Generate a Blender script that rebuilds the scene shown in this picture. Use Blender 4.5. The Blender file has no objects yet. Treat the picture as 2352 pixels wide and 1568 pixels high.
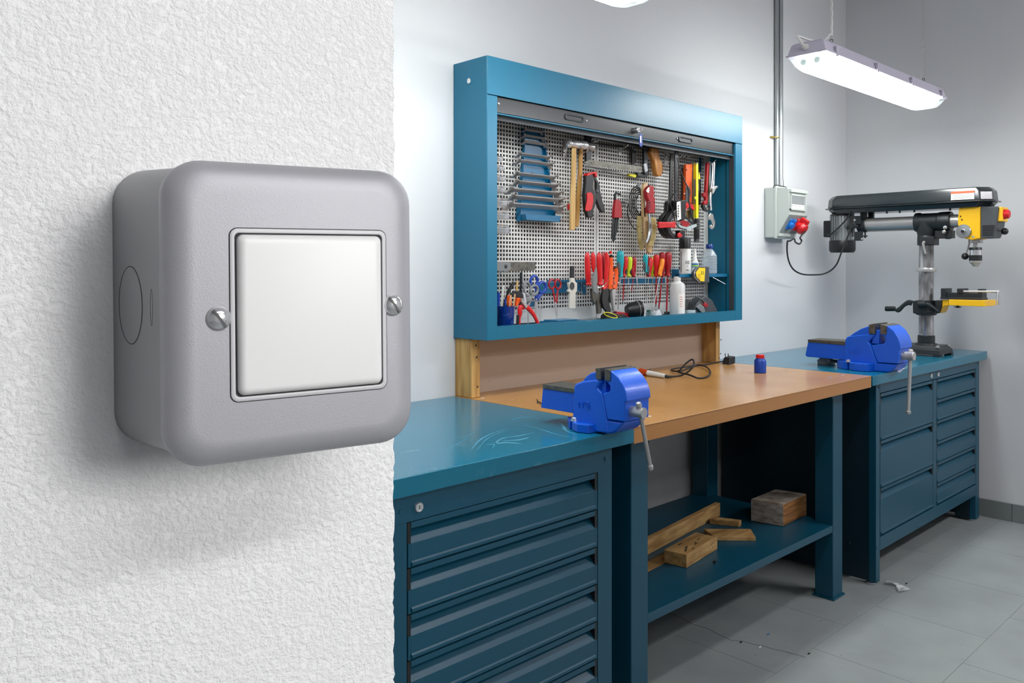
import bpy, bmesh, math, random
from mathutils import Matrix, Vector
random.seed(7)
SC = bpy.context.scene
COL = SC.collection
PI = math.pi

# ---------------------------------------------------------------- camera, exposure, light
FPX, CU, CV, CAMZ = 1892.0, 1176.0, 616.0, 1.33     # focal length in px, horizon, eye height
YAW = math.radians(43.86)
FW = (math.sin(YAW), math.cos(YAW)); RT = (math.cos(YAW), -math.sin(YAW))
cd = bpy.data.cameras.new('camera'); cam = bpy.data.objects.new('camera', cd); COL.objects.link(cam)
cam.location = (0, 0, CAMZ); cam.rotation_euler = (PI/2, 0, -YAW)
cd.sensor_width = 36; cd.lens = 36*FPX/2352; cd.shift_y = -(784-CV)/2352; cd.clip_start = .01
SC.camera = cam
SC.view_settings.view_transform = 'Standard'; SC.view_settings.look = 'None'
SC.view_settings.gamma = 1; SC.view_settings.use_curve_mapping = False
SC.view_settings.exposure = 0.22
wd = bpy.data.worlds.new('world'); SC.world = wd; wd.use_nodes = True
wd.node_tree.nodes['Background'].inputs[0].default_value = (.5, .52, .56, 1)
wd.node_tree.nodes['Background'].inputs[1].default_value = .3
LAMP_E = 25        # fluorescent diffusers over the benches
LAMP_FILL = 58      # diffusers of the added fill lamps out of frame
sl = bpy.data.lights.new('wall_fill_spot', 'SPOT'); sl.energy = 92; sl.spot_size = math.radians(75); sl.spot_blend = .6; sl.shadow_soft_size = .32; sl.color = (1, .985, .97)
so = bpy.data.objects.new('wall_fill_spot', sl); COL.objects.link(so); so.location = (.5, -1.7, 1.75)   # added off-frame spotlight to brighten the switch wall
so.rotation_euler = (Vector((-.08, .3, 1.19))-so.location).to_track_quat('-Z', 'Y').to_euler()
SC.cycles.max_bounces = 8; SC.cycles.diffuse_bounces = 4

# ---------------------------------------------------------------- measuring helpers
def ray(u, v): return (FW[0]*FPX+RT[0]*(u-CU), FW[1]*FPX+RT[1]*(u-CU), CV-v)
def hit(u, v, ax, c):
    d = ray(u, v); t = (c-(0, 0, CAMZ)[ax])/d[ax]
    return Vector((d[0]*t, d[1]*t, CAMZ+d[2]*t))
def py(u, v, Y): return hit(u, v, 1, Y)
def sx(u, v, X): return hit(u, v, 0, X)
def gz(u, v, z): return hit(u, v, 2, z)
def mpp(x, y): return (FW[0]*x+FW[1]*y)/FPX

# ---------------------------------------------------------------- object helpers
MW = {}
def tag(o, label=None, cat=None, group=None, kind=None):
    if label: o['label'] = label
    if cat: o['category'] = cat
    if group: o['group'] = group
    if kind: o['kind'] = kind
    return o
def thing(name, label, cat, loc=(0, 0, 0), group=None, mat=None, kind=None):
    o = bpy.data.objects.new(name, None); COL.objects.link(o)
    m = mat if mat is not None else Matrix.Translation(loc)
    o.matrix_world = m; MW[o] = m.copy(); o.empty_display_size = .02
    return tag(o, label, cat, group, kind)
def catmull(P, n):
    out = []
    for i in range(len(P)-1):
        a, b, c, d = P[max(i-1, 0)], P[i], P[i+1], P[min(i+2, len(P)-1)]
        for k in range(n):
            t = k/n
            out.append(tuple(.5*((2*b[j])+(-a[j]+c[j])*t+(2*a[j]-5*b[j]+4*c[j]-d[j])*t*t+(-a[j]+3*b[j]-3*c[j]+d[j])*t**3) for j in range(len(b))))
    out.append(tuple(P[-1])); return out
class MB:
    def __init__(s): s.v = []; s.f = []
    def add(s, vs, fs):
        o = len(s.v); s.v += [tuple(q) for q in vs]; s.f += [tuple(i+o for i in f) for f in fs]; return s
    def box(s, x0, x1, y0, y1, z0, z1):
        return s.add([(x0,y0,z0),(x1,y0,z0),(x1,y1,z0),(x0,y1,z0),(x0,y0,z1),(x1,y0,z1),(x1,y1,z1),(x0,y1,z1)],
                     [(0,3,2,1),(4,5,6,7),(0,1,5,4),(1,2,6,5),(2,3,7,6),(3,0,4,7)])
    def prism(s, pts, off):
        n = len(pts); off = Vector(off)
        a = [Vector(p) for p in pts]; b = [p+off for p in a]
        return s.add(a+b, [tuple(range(n))[::-1], tuple(range(n, 2*n))]+[(i, (i+1) % n, n+(i+1) % n, n+i) for i in range(n)])
    def py(s, pts, Y, t):      # polygon measured on the plane y=Y, thickness t towards the viewer
        return s.prism([py(u, v, Y) for u, v in pts], (0, -t, 0))
    def px(s, pts, X, t):      # polygon measured on the plane x=X, thickness t along +x
        return s.prism([sx(u, v, X) for u, v in pts], (t, 0, 0))
    def tube(s, pts, r, n=8, sm=0, flat=1., cap=True):
        P = [tuple(p) for p in pts]
        R = list(r) if isinstance(r, (list, tuple)) else [r]*len(P)
        Q = [tuple(P[i])+(R[i],) for i in range(len(P))]
        if sm: Q = catmull(Q, sm)
        P = [Vector(q[:3]) for q in Q]; R = [max(q[3], 1e-4) for q in Q]
        up = None; rings = []
        for i, p in enumerate(P):
            d = (P[min(i+1, len(P)-1)]-P[max(i-1, 0)])
            d = d.normalized() if d.length > 1e-9 else Vector((0, 0, 1))
            if up is None:
                up = Vector((0, 1, 0)) if abs(d.y) < .9 else Vector((1, 0, 0))
            up = (up-d*up.dot(d)); up = up.normalized() if up.length > 1e-6 else Vector((1, 0, 0))
            w = d.cross(up)
            rings.append([p+(up*math.sin(2*PI*k/n)*flat+w*math.cos(2*PI*k/n))*R[i] for k in range(n)])
        vs = [q for g in rings for q in g]; fs = []
        for i in range(len(rings)-1):
            for k in range(n):
                fs.append((i*n+k, i*n+(k+1) % n, (i+1)*n+(k+1) % n, (i+1)*n+k))
        if cap: fs += [tuple(range(n))[::-1], tuple(range((len(rings)-1)*n, len(rings)*n))]
        return s.add(vs, fs)
    def ptube(s, pts, Y, n=8, sm=4, flat=1.):   # (u, v, radius px[, dy])
        P = []; R = []
        for q in pts:
            y = Y+(q[3] if len(q) > 3 else 0); p = py(q[0], q[1], y); P.append(p); R.append(q[2]*mpp(p.x, p.y))
        return s.tube(P, R, n, sm, flat)
    def lift(s, z): s.v = [(a, b, max(c, z)) for a, b, c in s.v]; return s
    def lathe(s, prof, o, axis=(0, 0, 1), n=24):
        ax = Vector(axis).normalized(); a = ax.orthogonal().normalized(); b = ax.cross(a); o = Vector(o)
        vs = []; fs = []
        for r, h in prof:
            vs += [o+ax*h+(a*math.cos(2*PI*k/n)+b*math.sin(2*PI*k/n))*max(r, 1e-5) for k in range(n)]
        m = len(prof)
        for i in range(m-1):
            for k in range(n): fs.append((i*n+k, i*n+(k+1) % n, (i+1)*n+(k+1) % n, (i+1)*n+k))
        fs += [tuple(range(n))[::-1], tuple(range((m-1)*n, m*n))]
        return s.add(vs, fs)
    def cyl(s, p0, p1, r, n=16, r1=None):
        p0 = Vector(p0); p1 = Vector(p1); L = (p1-p0).length
        return s.lathe([(r, 0), (r if r1 is None else r1, L)], p0, p1-p0, n)
    def ball(s, o, r, n=12, m=8, sq=(1, 1, 1)):
        vs = []; fs = []
        for i in range(m+1):
            t = PI*i/m
            for k in range(n): vs.append((o[0]+sq[0]*r*math.sin(t)*math.cos(2*PI*k/n), o[1]+sq[1]*r*math.sin(t)*math.sin(2*PI*k/n), o[2]-sq[2]*r*math.cos(t)))
        for i in range(m):
            for k in range(n): fs.append((i*n+k, i*n+(k+1) % n, (i+1)*n+(k+1) % n, (i+1)*n+k))
        return s.add(vs, fs)
    def loft(s, loops, cap=True):
        n = len(loops[0]); vs = [p for l in loops for p in l]; fs = []
        for i in range(len(loops)-1):
            for k in range(n): fs.append((i*n+k, i*n+(k+1) % n, (i+1)*n+(k+1) % n, (i+1)*n+k))
        if cap: fs += [tuple(range(n))[::-1], tuple(range((len(loops)-1)*n, len(loops)*n))]
        return s.add(vs, fs)
    def build(s, name, mat, parent=None, label=None, cat=None, group=None, kind=None, bev=0, seg=2, local=False, ang=35, weld=True):
        if parent is not None:
            M = MW[parent]
        elif local: M = Matrix.Identity(4)
        else:
            xs = [q[0] for q in s.v]; ys = [q[1] for q in s.v]; zs = [q[2] for q in s.v]
            M = Matrix.Translation(((min(xs)+max(xs))/2, (min(ys)+max(ys))/2, min(zs)))
        vs = s.v
        if not local:
            Mi = M.inverted(); vs = [Mi @ Vector(q) for q in vs]
        me = bpy.data.meshes.new(name); me.from_pydata([tuple(q) for q in vs], [], s.f); me.update()
        bm = bmesh.new(); bm.from_mesh(me)
        if weld: bmesh.ops.remove_doubles(bm, verts=bm.verts, dist=1e-6)
        bmesh.ops.recalc_face_normals(bm, faces=bm.faces)
        bm.to_mesh(me); bm.free()
        me.materials.append(mat)
        for p in me.polygons: p.use_smooth = True
        me.set_sharp_from_angle(angle=math.radians(ang))
        o = bpy.data.objects.new(name, me); COL.objects.link(o)
        if parent is not None:
            o.parent = parent; MW[o] = MW[parent].copy()
        else:
            o.matrix_world = M; MW[o] = M.copy()
        if bev:
            b = o.modifiers.new('bevel', 'BEVEL'); b.width = bev; b.segments = seg; b.limit_method = 'ANGLE'; b.angle_limit = math.radians(35)
            b.harden_normals = True
        return tag(o, label, cat, group, kind)
def text(name, s, size, mat, parent, origin, xd, ud, ext=.0005, align='CENTER'):
    cu = bpy.data.curves.new('t', 'FONT'); cu.body = s; cu.size = size; cu.extrude = ext; cu.align_x = align; cu.align_y = 'CENTER'
    cu.resolution_u = 3
    t = bpy.data.objects.new('t', cu); COL.objects.link(t)
    dg = bpy.context.evaluated_depsgraph_get(); dg.update()
    me = bpy.data.meshes.new_from_object(t.evaluated_get(dg)); bpy.data.objects.remove(t)
    xd = Vector(xd).normalized(); ud = Vector(ud).normalized(); nd = xd.cross(ud)
    M = Matrix((xd, ud, nd)).transposed().to_4x4(); M.translation = Vector(origin)
    me.transform(MW[parent].inverted() @ M); me.materials.clear(); me.materials.append(mat); me.name = name
    o = bpy.data.objects.new(name, me); COL.objects.link(o); o.parent = parent; MW[o] = MW[parent].copy()
    return o

# ---------------------------------------------------------------- materials
def lin(c): return tuple(((x/255)/12.92 if x/255 <= .04045 else ((x/255+.055)/1.055)**2.4) for x in c)+(1,)
def mat(name, rgb, rough=.5, metal=0., bump=None, var=None, spec=None, emit=None, trans=0, alpha=1, coat=0, aniso=None):
    m = bpy.data.materials.new(name); m.use_nodes = True; nt = m.node_tree; b = nt.nodes['Principled BSDF']
    c = lin(rgb); b.inputs['Base Color'].default_value = c; b.inputs['Roughness'].default_value = rough; b.inputs['Metallic'].default_value = metal
    if spec is not None: b.inputs['Specular IOR Level'].default_value = spec
    if trans: b.inputs['Transmission Weight'].default_value = trans
    if coat: b.inputs['Coat Weight'].default_value = coat; b.inputs['Coat Roughness'].default_value = .15
    if alpha < 1: b.inputs['Alpha'].default_value = alpha
    if emit: b.inputs['Emission Color'].default_value = lin(emit[0]); b.inputs['Emission Strength'].default_value = emit[1]
    tc = None
    def coord(sc=(1, 1, 1)):
        t = nt.nodes.new('ShaderNodeTexCoord'); mp = nt.nodes.new('ShaderNodeMapping'); mp.inputs['Scale'].default_value = sc
        nt.links.new(t.outputs['Object'], mp.inputs[0]); return mp.outputs[0]
    if var:    # (scale, detail, second colour, low, high[, stretch])
        n = nt.nodes.new('ShaderNodeTexNoise'); n.inputs['Scale'].default_value = var[0]; n.inputs['Detail'].default_value = var[1]
        nt.links.new(coord(var[5] if len(var) > 5 else (1, 1, 1)), n.inputs['Vector'])
        r = nt.nodes.new('ShaderNodeValToRGB'); r.color_ramp.elements[0].position = var[3]; r.color_ramp.elements[1].position = var[4]
        r.color_ramp.elements[0].color = c; r.color_ramp.elements[1].color = lin(var[2])
        nt.links.new(n.outputs[0], r.inputs[0]); nt.links.new(r.outputs[0], b.inputs['Base Color'])
    if bump:   # (scale, detail, distance, strength[, stretch])
        n = nt.nodes.new('ShaderNodeTexNoise'); n.inputs['Scale'].default_value = bump[0]; n.inputs['Detail'].default_value = bump[1]
        nt.links.new(coord(bump[4] if len(bump) > 4 else (1, 1, 1)), n.inputs['Vector'])
        bp = nt.nodes.new('ShaderNodeBump'); bp.inputs['Distance'].default_value = bump[2]; bp.inputs['Strength'].default_value = bump[3]
        nt.links.new(n.outputs[0], bp.inputs['Height']); nt.links.new(bp.outputs[0], b.inputs['Normal'])
    return m
def specks(m, scale, thr, rgb, stretch=(1, 1, 1), soft=.02, amount=1.):   # sparse marks, scratches or dirt over the base colour
    nt = m.node_tree; b = nt.nodes['Principled BSDF']
    t = nt.nodes.new('ShaderNodeTexCoord'); mp = nt.nodes.new('ShaderNodeMapping'); mp.inputs['Scale'].default_value = stretch
    nt.links.new(t.outputs['Object'], mp.inputs[0])
    n = nt.nodes.new('ShaderNodeTexNoise'); n.inputs['Scale'].default_value = scale; n.inputs['Detail'].default_value = 5
    nt.links.new(mp.outputs[0], n.inputs['Vector'])
    r = nt.nodes.new('ShaderNodeMapRange'); r.inputs[1].default_value = thr; r.inputs[2].default_value = thr+soft; r.inputs[4].default_value = amount
    nt.links.new(n.outputs[0], r.inputs[0])
    mx = nt.nodes.new('ShaderNodeMix'); mx.data_type = 'RGBA'; mx.inputs[7].default_value = lin(rgb)
    src = b.inputs['Base Color'].links[0].from_socket if b.inputs['Base Color'].links else None
    if src: nt.links.new(src, mx.inputs[6])
    else: mx.inputs[6].default_value = b.inputs['Base Color'].default_value
    nt.links.new(r.outputs[0], mx.inputs[0]); nt.links.new(mx.outputs[2], b.inputs['Base Color'])
    return m
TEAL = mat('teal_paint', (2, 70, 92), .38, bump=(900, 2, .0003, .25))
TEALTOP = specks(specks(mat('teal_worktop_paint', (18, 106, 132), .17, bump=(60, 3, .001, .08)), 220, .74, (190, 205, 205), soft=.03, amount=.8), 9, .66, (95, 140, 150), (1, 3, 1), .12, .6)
TEALSH = mat('teal_paint_shaded', (3, 34, 46), .4)  # teal darkened to paint in shade under benches and inside cabinets
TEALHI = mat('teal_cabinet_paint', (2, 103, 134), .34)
WALL = specks(mat('white_wall_paint', (206, 207, 209), .75, bump=(35, 4, .003, .15)), 60, .77, (120, 120, 120), soft=.02, amount=.5)
PLASTER = mat('rough_white_plaster', (240, 240, 240), .85)
CEIL = mat('ceiling_paint', (205, 205, 208), .9)
FLOOR = specks(specks(mat('grey_floor_paint', (146, 152, 150), .42, var=(4, 3, (134, 139, 139), .35, .7), bump=(40, 3, .002, .1)), 45, .72, (70, 72, 72), (1, 2.4, 1), .02, .7), 60, .755, (215, 218, 216), soft=.02, amount=.8)
JOINT = mat('floor_joint', (128, 130, 128), .8)
BASEB = mat('grey_baseboard_tile', (116, 122, 121), .35)
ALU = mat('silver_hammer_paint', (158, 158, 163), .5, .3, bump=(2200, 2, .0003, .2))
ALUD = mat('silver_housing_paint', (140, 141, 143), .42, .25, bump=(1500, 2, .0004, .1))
SEAM = mat('dark_seam', (40, 40, 42), .8)
SWITCH = mat('white_switch_plastic', (218, 218, 217), .4)
SWFR = mat('grey_switch_frame', (188, 187, 190), .4)
CHROME = mat('chrome', (226, 226, 228), .16, .8)
STEEL = mat('brushed_steel', (186, 184, 182), .32, .6, bump=(300, 2, .0003, .2, (1, 1, 8)))
GSTEEL = mat('ground_steel', (112, 110, 102), .45, .8, var=(60, 3, (84, 82, 76), .4, .7))
DSTEEL = mat('dark_steel', (70, 70, 70), .4, .8)
BLACK = mat('black_plastic', (22, 23, 25), .4)
BLACKC = mat('black_cast_paint', (30, 34, 37), .42, bump=(500, 3, .0006, .3))
BLACKG = mat('black_gloss_steel', (32, 38, 41), .25, coat=.3)
RUBBER = mat('black_rubber', (24, 24, 25), .6)
BRONZE = mat('oily_column_steel', (205, 203, 205), .24, .8, var=(18, 4, (92, 92, 90), .35, .65, (1, 1, .5)), bump=(180, 3, .0004, .3, (.3, .3, 6)))
RED = mat('red_plastic', (205, 24, 28), .35)
DRED = mat('dark_red_plastic', (160, 22, 32), .35)
ORANGE = mat('orange_plastic', (235, 90, 22), .4)
YELLOW = mat('yellow_paint', (242, 186, 12), .38, bump=(500, 2, .0004, .2))
LEMON = mat('lemon_plastic', (235, 226, 30), .4)
LIME = mat('lime_plastic', (190, 214, 30), .4)
TURQ = mat('turquoise_plastic', (20, 160, 172), .38)
GREY = mat('grey_plastic', (120, 124, 126), .45)
DGREY = mat('dark_grey_plastic', (66, 70, 74), .5)
WHITE = mat('white_plastic', (226, 226, 222), .4)
CREAM = mat('ivory_plastic', (205, 202, 192), .5)
BLUEP = mat('blue_plastic', (18, 62, 160), .35)
BLUEM = mat('blue_cup_plastic', (10, 48, 128), .25, var=(40, 3, (60, 90, 160), .6, .75))
RACKB = mat('blue_steel_rack', (12, 100, 140), .3)
VICE = mat('blue_vice_enamel', (0, 88, 208), .34, bump=(260, 3, .0012, .45), coat=.15)
BOXG = mat('light_grey_enclosure', (188, 194, 188), .45)
BOXGD = mat('grey_socket_panel', (138, 144, 142), .4)
SOCKB = mat('blue_socket', (24, 112, 200), .35)
GALV = mat('galvanised_pipe', (178, 182, 184), .28, .9, bump=(60, 2, .0003, .2))
BRASS = mat('brass_clamp', (180, 150, 60), .35, .8)
BRIS = mat('brass_bristles', (214, 196, 136), .5, .1)
LAMPG = mat('grey_lamp_housing', (196, 190, 206), .4)
BROWN = specks(specks(mat('brown_hardboard_worktop', (186, 136, 78), .22, var=(5, 4, (172, 124, 70), .35, .7), bump=(50, 3, .001, .05)), 26, .73, (70, 50, 36), (1, 2, 1), .05, .6), 90, .74, (230, 225, 212), soft=.02, amount=.7)
BROWNE = mat('brown_worktop_edge', (172, 118, 62), .4)
def wood(name, a, b, st, rough=.6, sc=14):
    m = mat(name, a, rough, var=(sc, 5, b, .35, .68, st), bump=(sc*3, 3, .0008, .3, st))
    return specks(m, 7, .74, tuple(int(x*.45) for x in a), (2, 2, 1.2), .05, .7)
PINEZ = wood('pine_upright', (208, 166, 100), (168, 122, 62), (4, 4, .35))
PINEX = wood('pine_board', (196, 160, 104), (150, 112, 62), (.5, 3, 4))
PINEG = wood('grey_weathered_wood', (176, 168, 158), (120, 110, 98), (2, 2, 5))
PINEB = wood('brown_rough_wood', (170, 118, 64), (104, 66, 34), (.6, .6, 6))
HANDLE = wood('hammer_handle_wood', (214, 180, 120), (178, 134, 72), (5, 5, .4))
HANDLE2 = wood('saw_handle_wood', (196, 138, 70), (160, 100, 44), (5, 5, .6), .35)
PALEW = wood('pale_brush_wood', (214, 184, 142), (190, 152, 106), (5, 5, .4))
PEG = mat('perforated_panel_paint', (214, 214, 211), .5)
PEGB = mat('cabinet_back', (84, 78, 72), .8)
BAGCLEAR = mat('crumpled_clear_film', (226, 230, 232), .2, alpha=.45)
FOG = mat('milky_bottle_plastic', (222, 226, 226), .35, alpha=.9)
PET = mat('clear_bottle_plastic', (215, 225, 232), .08, alpha=.38)
TAPEC = mat('clear_tape', (200, 214, 218), .15, alpha=.6)
RAG = mat('grey_rag', (176, 178, 168), .9, bump=(120, 4, .004, .6))
LABELY = mat('yellow_label', (236, 208, 30), .5)
LABELW = mat('paper_label', (232, 232, 228), .6)
LABELO = mat('orange_label', (232, 96, 56), .5)
LABELB = mat('blue_label', (40, 120, 180), .5)
INK = mat('black_print', (20, 20, 20), .6)
INKR = mat('red_print', (170, 40, 40), .6)
def emis(name, e, col=(.96, 1., .985)):
    m = bpy.data.materials.new(name); m.use_nodes = True; nt = m.node_tree; nt.nodes.clear()
    o = nt.nodes.new('ShaderNodeOutputMaterial'); em = nt.nodes.new('ShaderNodeEmission')
    em.inputs[0].default_value = col+(1,); em.inputs[1].default_value = e; nt.links.new(em.outputs[0], o.inputs[0]); return m
LIT = emis('lit_diffuser', LAMP_E); LITB = emis('fill_aisle_diffuser', LAMP_FILL, (.985, .97, 1.)); LITC = emis('fill_near_diffuser', LAMP_FILL*.4, (.985, .98, 1.)); LITD = emis('fill_bench_diffuser', LAMP_FILL*.32, (.985, .97, 1.))
LENS = mat('clear_lamp_end', (225, 235, 235), .15, alpha=.35, emit=((235, 245, 242), .25))
TUBEC = mat('tube_cap', (176, 196, 192), .4)
def plaster_nodes():
    nt = PLASTER.node_tree; b = nt.nodes['Principled BSDF']
    t = nt.nodes.new('ShaderNodeTexCoord')
    a = nt.nodes.new('ShaderNodeTexNoise'); a.inputs['Scale'].default_value = 420; a.inputs['Detail'].default_value = 6; a.inputs['Roughness'].default_value = .6
    c = nt.nodes.new('ShaderNodeTexNoise'); c.inputs['Scale'].default_value = 90; c.inputs['Detail'].default_value = 4
    r = nt.nodes.new('ShaderNodeMapRange'); r.inputs[1].default_value = .35; r.inputs[2].default_value = .7; r.interpolation_type = 'SMOOTHSTEP'
    ad = nt.nodes.new('ShaderNodeMath'); ad.operation = 'MULTIPLY_ADD'; ad.inputs[1].default_value = .8
    bp = nt.nodes.new('ShaderNodeBump'); bp.inputs['Distance'].default_value = .0009; bp.inputs['Strength'].default_value = .65
    for x in (a, c): nt.links.new(t.outputs['Object'], x.inputs['Vector'])
    nt.links.new(a.outputs[0], r.inputs[0]); nt.links.new(c.outputs[0], ad.inputs[0]); nt.links.new(r.outputs[0], ad.inputs[2])
    nt.links.new(ad.outputs[0], bp.inputs['Height']); nt.links.new(bp.outputs[0], b.inputs['Normal'])
plaster_nodes()
WY, WX, CZ, HT = 2.19, 4.90, 3.0, .89
X0, Y0 = -2.6, -3.2

# ================================================================ THE ROOM
MB().box(X0, WX, WY, WY+.1, 0, CZ).build('wall_back', WALL, kind='structure')
MB().box(WX, WX+.1, Y0, WY+.1, 0, CZ).build('wall_right', WALL, kind='structure')
MB().box(X0, WX, Y0-.1, Y0, 0, CZ).build('wall_front', WALL, kind='structure')
MB().box(X0-.1, X0, Y0-.1, WY+.1, 0, CZ).build('wall_far_left', WALL, kind='structure')
MB().box(X0-.1, WX+.1, Y0-.1, WY+.1, CZ, CZ+.1).build('ceiling', CEIL, kind='structure')
fl = MB().box(X0-.1, WX+.1, Y0-.1, WY+.1, -.1, -.0012).build('floor', JOINT, kind='structure')
TW, TD = .5215, .40
tiles = {}
def tile_rect(x0, x1, y0, y1):
    g = .0009; return MB().box(x0+g, x1-g, y0+g, y1-g, -.006, 0)
rows = []
y = 2.15; k = 0
y = 1.75+.4; r = 0
yy = 2.15
while yy > Y0+.01:
    y1 = min(yy, WY); y0 = max(yy-.4, Y0)
    off = 3.803 if round((2.15-yy)/.4) % 2 == 0 else 3.803-TW/2
    x = off-math.ceil((off-X0)/TW)*TW
    while x < WX-.01:
        a, b = max(x, X0), min(x+TW, WX)
        vis = (a > .9 and y1 > -.6)
        rows.append((a, b, y0, y1, vis)); x += TW
    yy -= .4
rows.append((X0, WX, 2.15, WY, False))
rest = MB()
for a, b, y0, y1, vis in rows:
    if vis: tile_rect(a, b, y0, y1).build('floor_tile', FLOOR, fl)
    else: rest.add(*(lambda m: (m.v, m.f))(tile_rect(a, b, y0, y1)))
rest.build('floor_tiles_beyond', FLOOR, fl, kind='stuff')
# tiled skirting
br = MB().box(WX-.004, WX, Y0, WY, 0, .090).build('baseboard_right', BASEB, kind='structure')
yb = 1.30
for i in range(7):
    MB().box(WX-.013, WX-.004, yb-.4*(i-2)+.001, min(yb-.4*(i-2)+.399, WY), 0, .094).build('baseboard_tile', BASEB, br, bev=.0015)
bk = MB().box(X0, WX-.014, WY-.004, WY, 0, .090).build('baseboard_back', BASEB, kind='structure')
for i in range(8):
    MB().box(WX-.014-.4*(i+1)+.001, WX-.014-.4*i-.001, WY-.013, WY-.004, 0, .094).build('baseboard_tile', BASEB, bk, bev=.0015)

# ================================================================ NEAR PARTITION AND SWITCH BOX
S = .26
yaw, roll = .5642, .0089
cw = lambda r, f, z: Vector((RT[0]*r+FW[0]*f, RT[1]*r+FW[1]*f, z))
e0 = cw(math.cos(yaw), math.sin(yaw), 0); n0 = cw(-math.sin(yaw), math.cos(yaw), 0); up0 = Vector((0, 0, 1))
e2 = e0*math.cos(roll)+up0*math.sin(roll); u2 = up0*math.cos(roll)-e0*math.sin(roll)
OO = cw((376.4-CU)/FPX, 1., 0)*S + Vector((0, 0, CAMZ+(CV-357.4)/FPX*S))
SWW, SWH, SWD, SWF, SWG = .3364*S, .3885*S, .265*S, .030*S, .0149*S
W0 = OO+n0*SWD
def fhit(u, v, off=0):     # point on the plate plane in plate coordinates
    d = Vector(ray(u, v)); o = Vector((0, 0, CAMZ)); t = ((OO+n0*off)-o).dot(n0)/d.dot(n0); p = o+d*t-OO
    return p.dot(e2), p.dot(u2)
def whit(u):
    d = Vector(ray(u, CV)); t = (W0-Vector((0, 0, CAMZ))).dot(n0)/d.dot(n0); return (Vector((0, 0, CAMZ))+d*t-W0).dot(e0)
te = whit(905)
pts = []
N = 420
for i in range(N+1):
    z = CZ*i/N
    pts.append((te+random.uniform(-.0006, .0004) if 0 < i < N else te, z))
zs = [.9+.0022*i for i in range(420)]
pts = [(te, 0.)]+[(te+.0005*math.sin(z*260)*random.random()+random.uniform(-.0005, .0003), z) for z in zs]+[(te, CZ)]
P3 = [Vector((W0.x, W0.y, 0))+e0*a+Vector((0, 0, b)) for a, b in pts]+[Vector((W0.x, W0.y, 0))-e0*2.35+Vector((0, 0, CZ)), Vector((W0.x, W0.y, 0))-e0*2.35]
MB().prism(P3, n0*.11).build('wall_left', PLASTER, kind='structure', ang=60)

def T4(o, x, y, z):
    M = Matrix((x, y, z)).transposed().to_4x4(); M.translation = o; return M
Msw = T4(OO+e2*SWW/2-u2*SWH/2+n0*SWD, e2, n0, u2)     # base: centre of the back; x right, y into wall, z up
sb = thing('switch_box', 'silver surface-mounted metal switch box on the rough white plaster wall', 'switch', mat=Msw)
def rrect(hx, hz, r, y, n=8, cx=0, cz=0):
    L = []
    for q, (sx_, sz_) in enumerate(((1, 1), (-1, 1), (-1, -1), (1, -1))):
        for i in range(n+1):
            a = q*PI/2+i*PI/2/n
            L.append(Vector((cx+sx_*(hx-r)+r*math.cos(a), y, cz+sz_*(hz-r)+r*math.sin(a))))
    return L
hw, hh = SWW/2, SWH/2; yf = -SWD
R = .0125
pl = []
for k in range(9):
    a = k/8*PI/2
    ins = .0085*(1-math.sin(a)); pl.append((ins, yf+.0068*(1-math.cos(a)) if k else yf))
pl = [(.0088*(1-math.sin(k/8*PI/2)), yf+.0068*(1-math.cos(k/8*PI/2))) for k in range(9)]+[(0, yf+.0108), (.0006, yf+.0114)]
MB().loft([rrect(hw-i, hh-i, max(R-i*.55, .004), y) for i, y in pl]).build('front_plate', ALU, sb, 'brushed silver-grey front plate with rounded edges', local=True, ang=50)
hs = []
for k in range(7):
    t = k/6; y = yf+.0124+t*(SWD-.0124)
    hs.append(rrect(hw-.0007+SWF*t, hh-.0012+SWG*t, R+.001, y))
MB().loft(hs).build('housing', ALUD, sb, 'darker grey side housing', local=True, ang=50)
MB().loft([rrect(hw-.0022, hh-.0026, R, yf+.010), rrect(hw-.0022, hh-.0026, R, yf+.0145)]).build('gasket', SEAM, sb, local=True)
# rocker module
def sw_rect(u0, v0, u1, v1):   # two pixel corners to centre and half sizes in box coordinates
    a = fhit(u0, v0); b = fhit(u1, v1)
    return (a[0]+b[0])/2-hw, (a[1]+b[1])/2+hh, abs(b[0]-a[0])/2, abs(b[1]-a[1])/2
ax0, az0 = fhit(527, 524); ax1, _ = fhit(886, 700); _, az1 = fhit(527, 924)
mcx, mcz, mhx, mhz = (ax0+ax1)/2-hw, (az0+az1)/2+hh, (ax1-ax0)/2, (az0-az1)/2
MB().loft([rrect(mhx+.0003, mhz+.0003, .0028, yf-.00012, cx=mcx, cz=mcz), rrect(mhx+.0003, mhz+.0003, .0028, yf+.001, cx=mcx, cz=mcz)]).build('module_recess', SEAM, sb, local=True)
fr = MB()
o = [rrect(mhx, mhz, .0026, yf+.0005, cx=mcx, cz=mcz), rrect(mhx, mhz, .0026, yf-.0004, cx=mcx, cz=mcz), rrect(mhx-.0005, mhz-.0005, .0022, yf-.0007, cx=mcx, cz=mcz),
     rrect(mhx-.0014, mhz-.0014, .0016, yf-.0005, cx=mcx, cz=mcz), rrect(mhx-.0017, mhz-.0017, .0015, yf+.0005, cx=mcx, cz=mcz)]
fr.loft(o, cap=False).build('module_frame', SWFR, sb, local=True, ang=50)
rhx, rhz = mhx-.0021, mhz-.0020
MB().loft([rrect(rhx-i, rhz-i, max(.0022-i*.3, .0008), yf+y, cx=mcx, cz=mcz) for i, y in ((0, .0004), (0, -.0006), (.0003, -.0014), (.0011, -.0024), (.0019, -.0027), (.0025, -.0028))]).build('rocker', SWITCH, sb, 'white rectangular rocker', local=True, ang=50)
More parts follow.
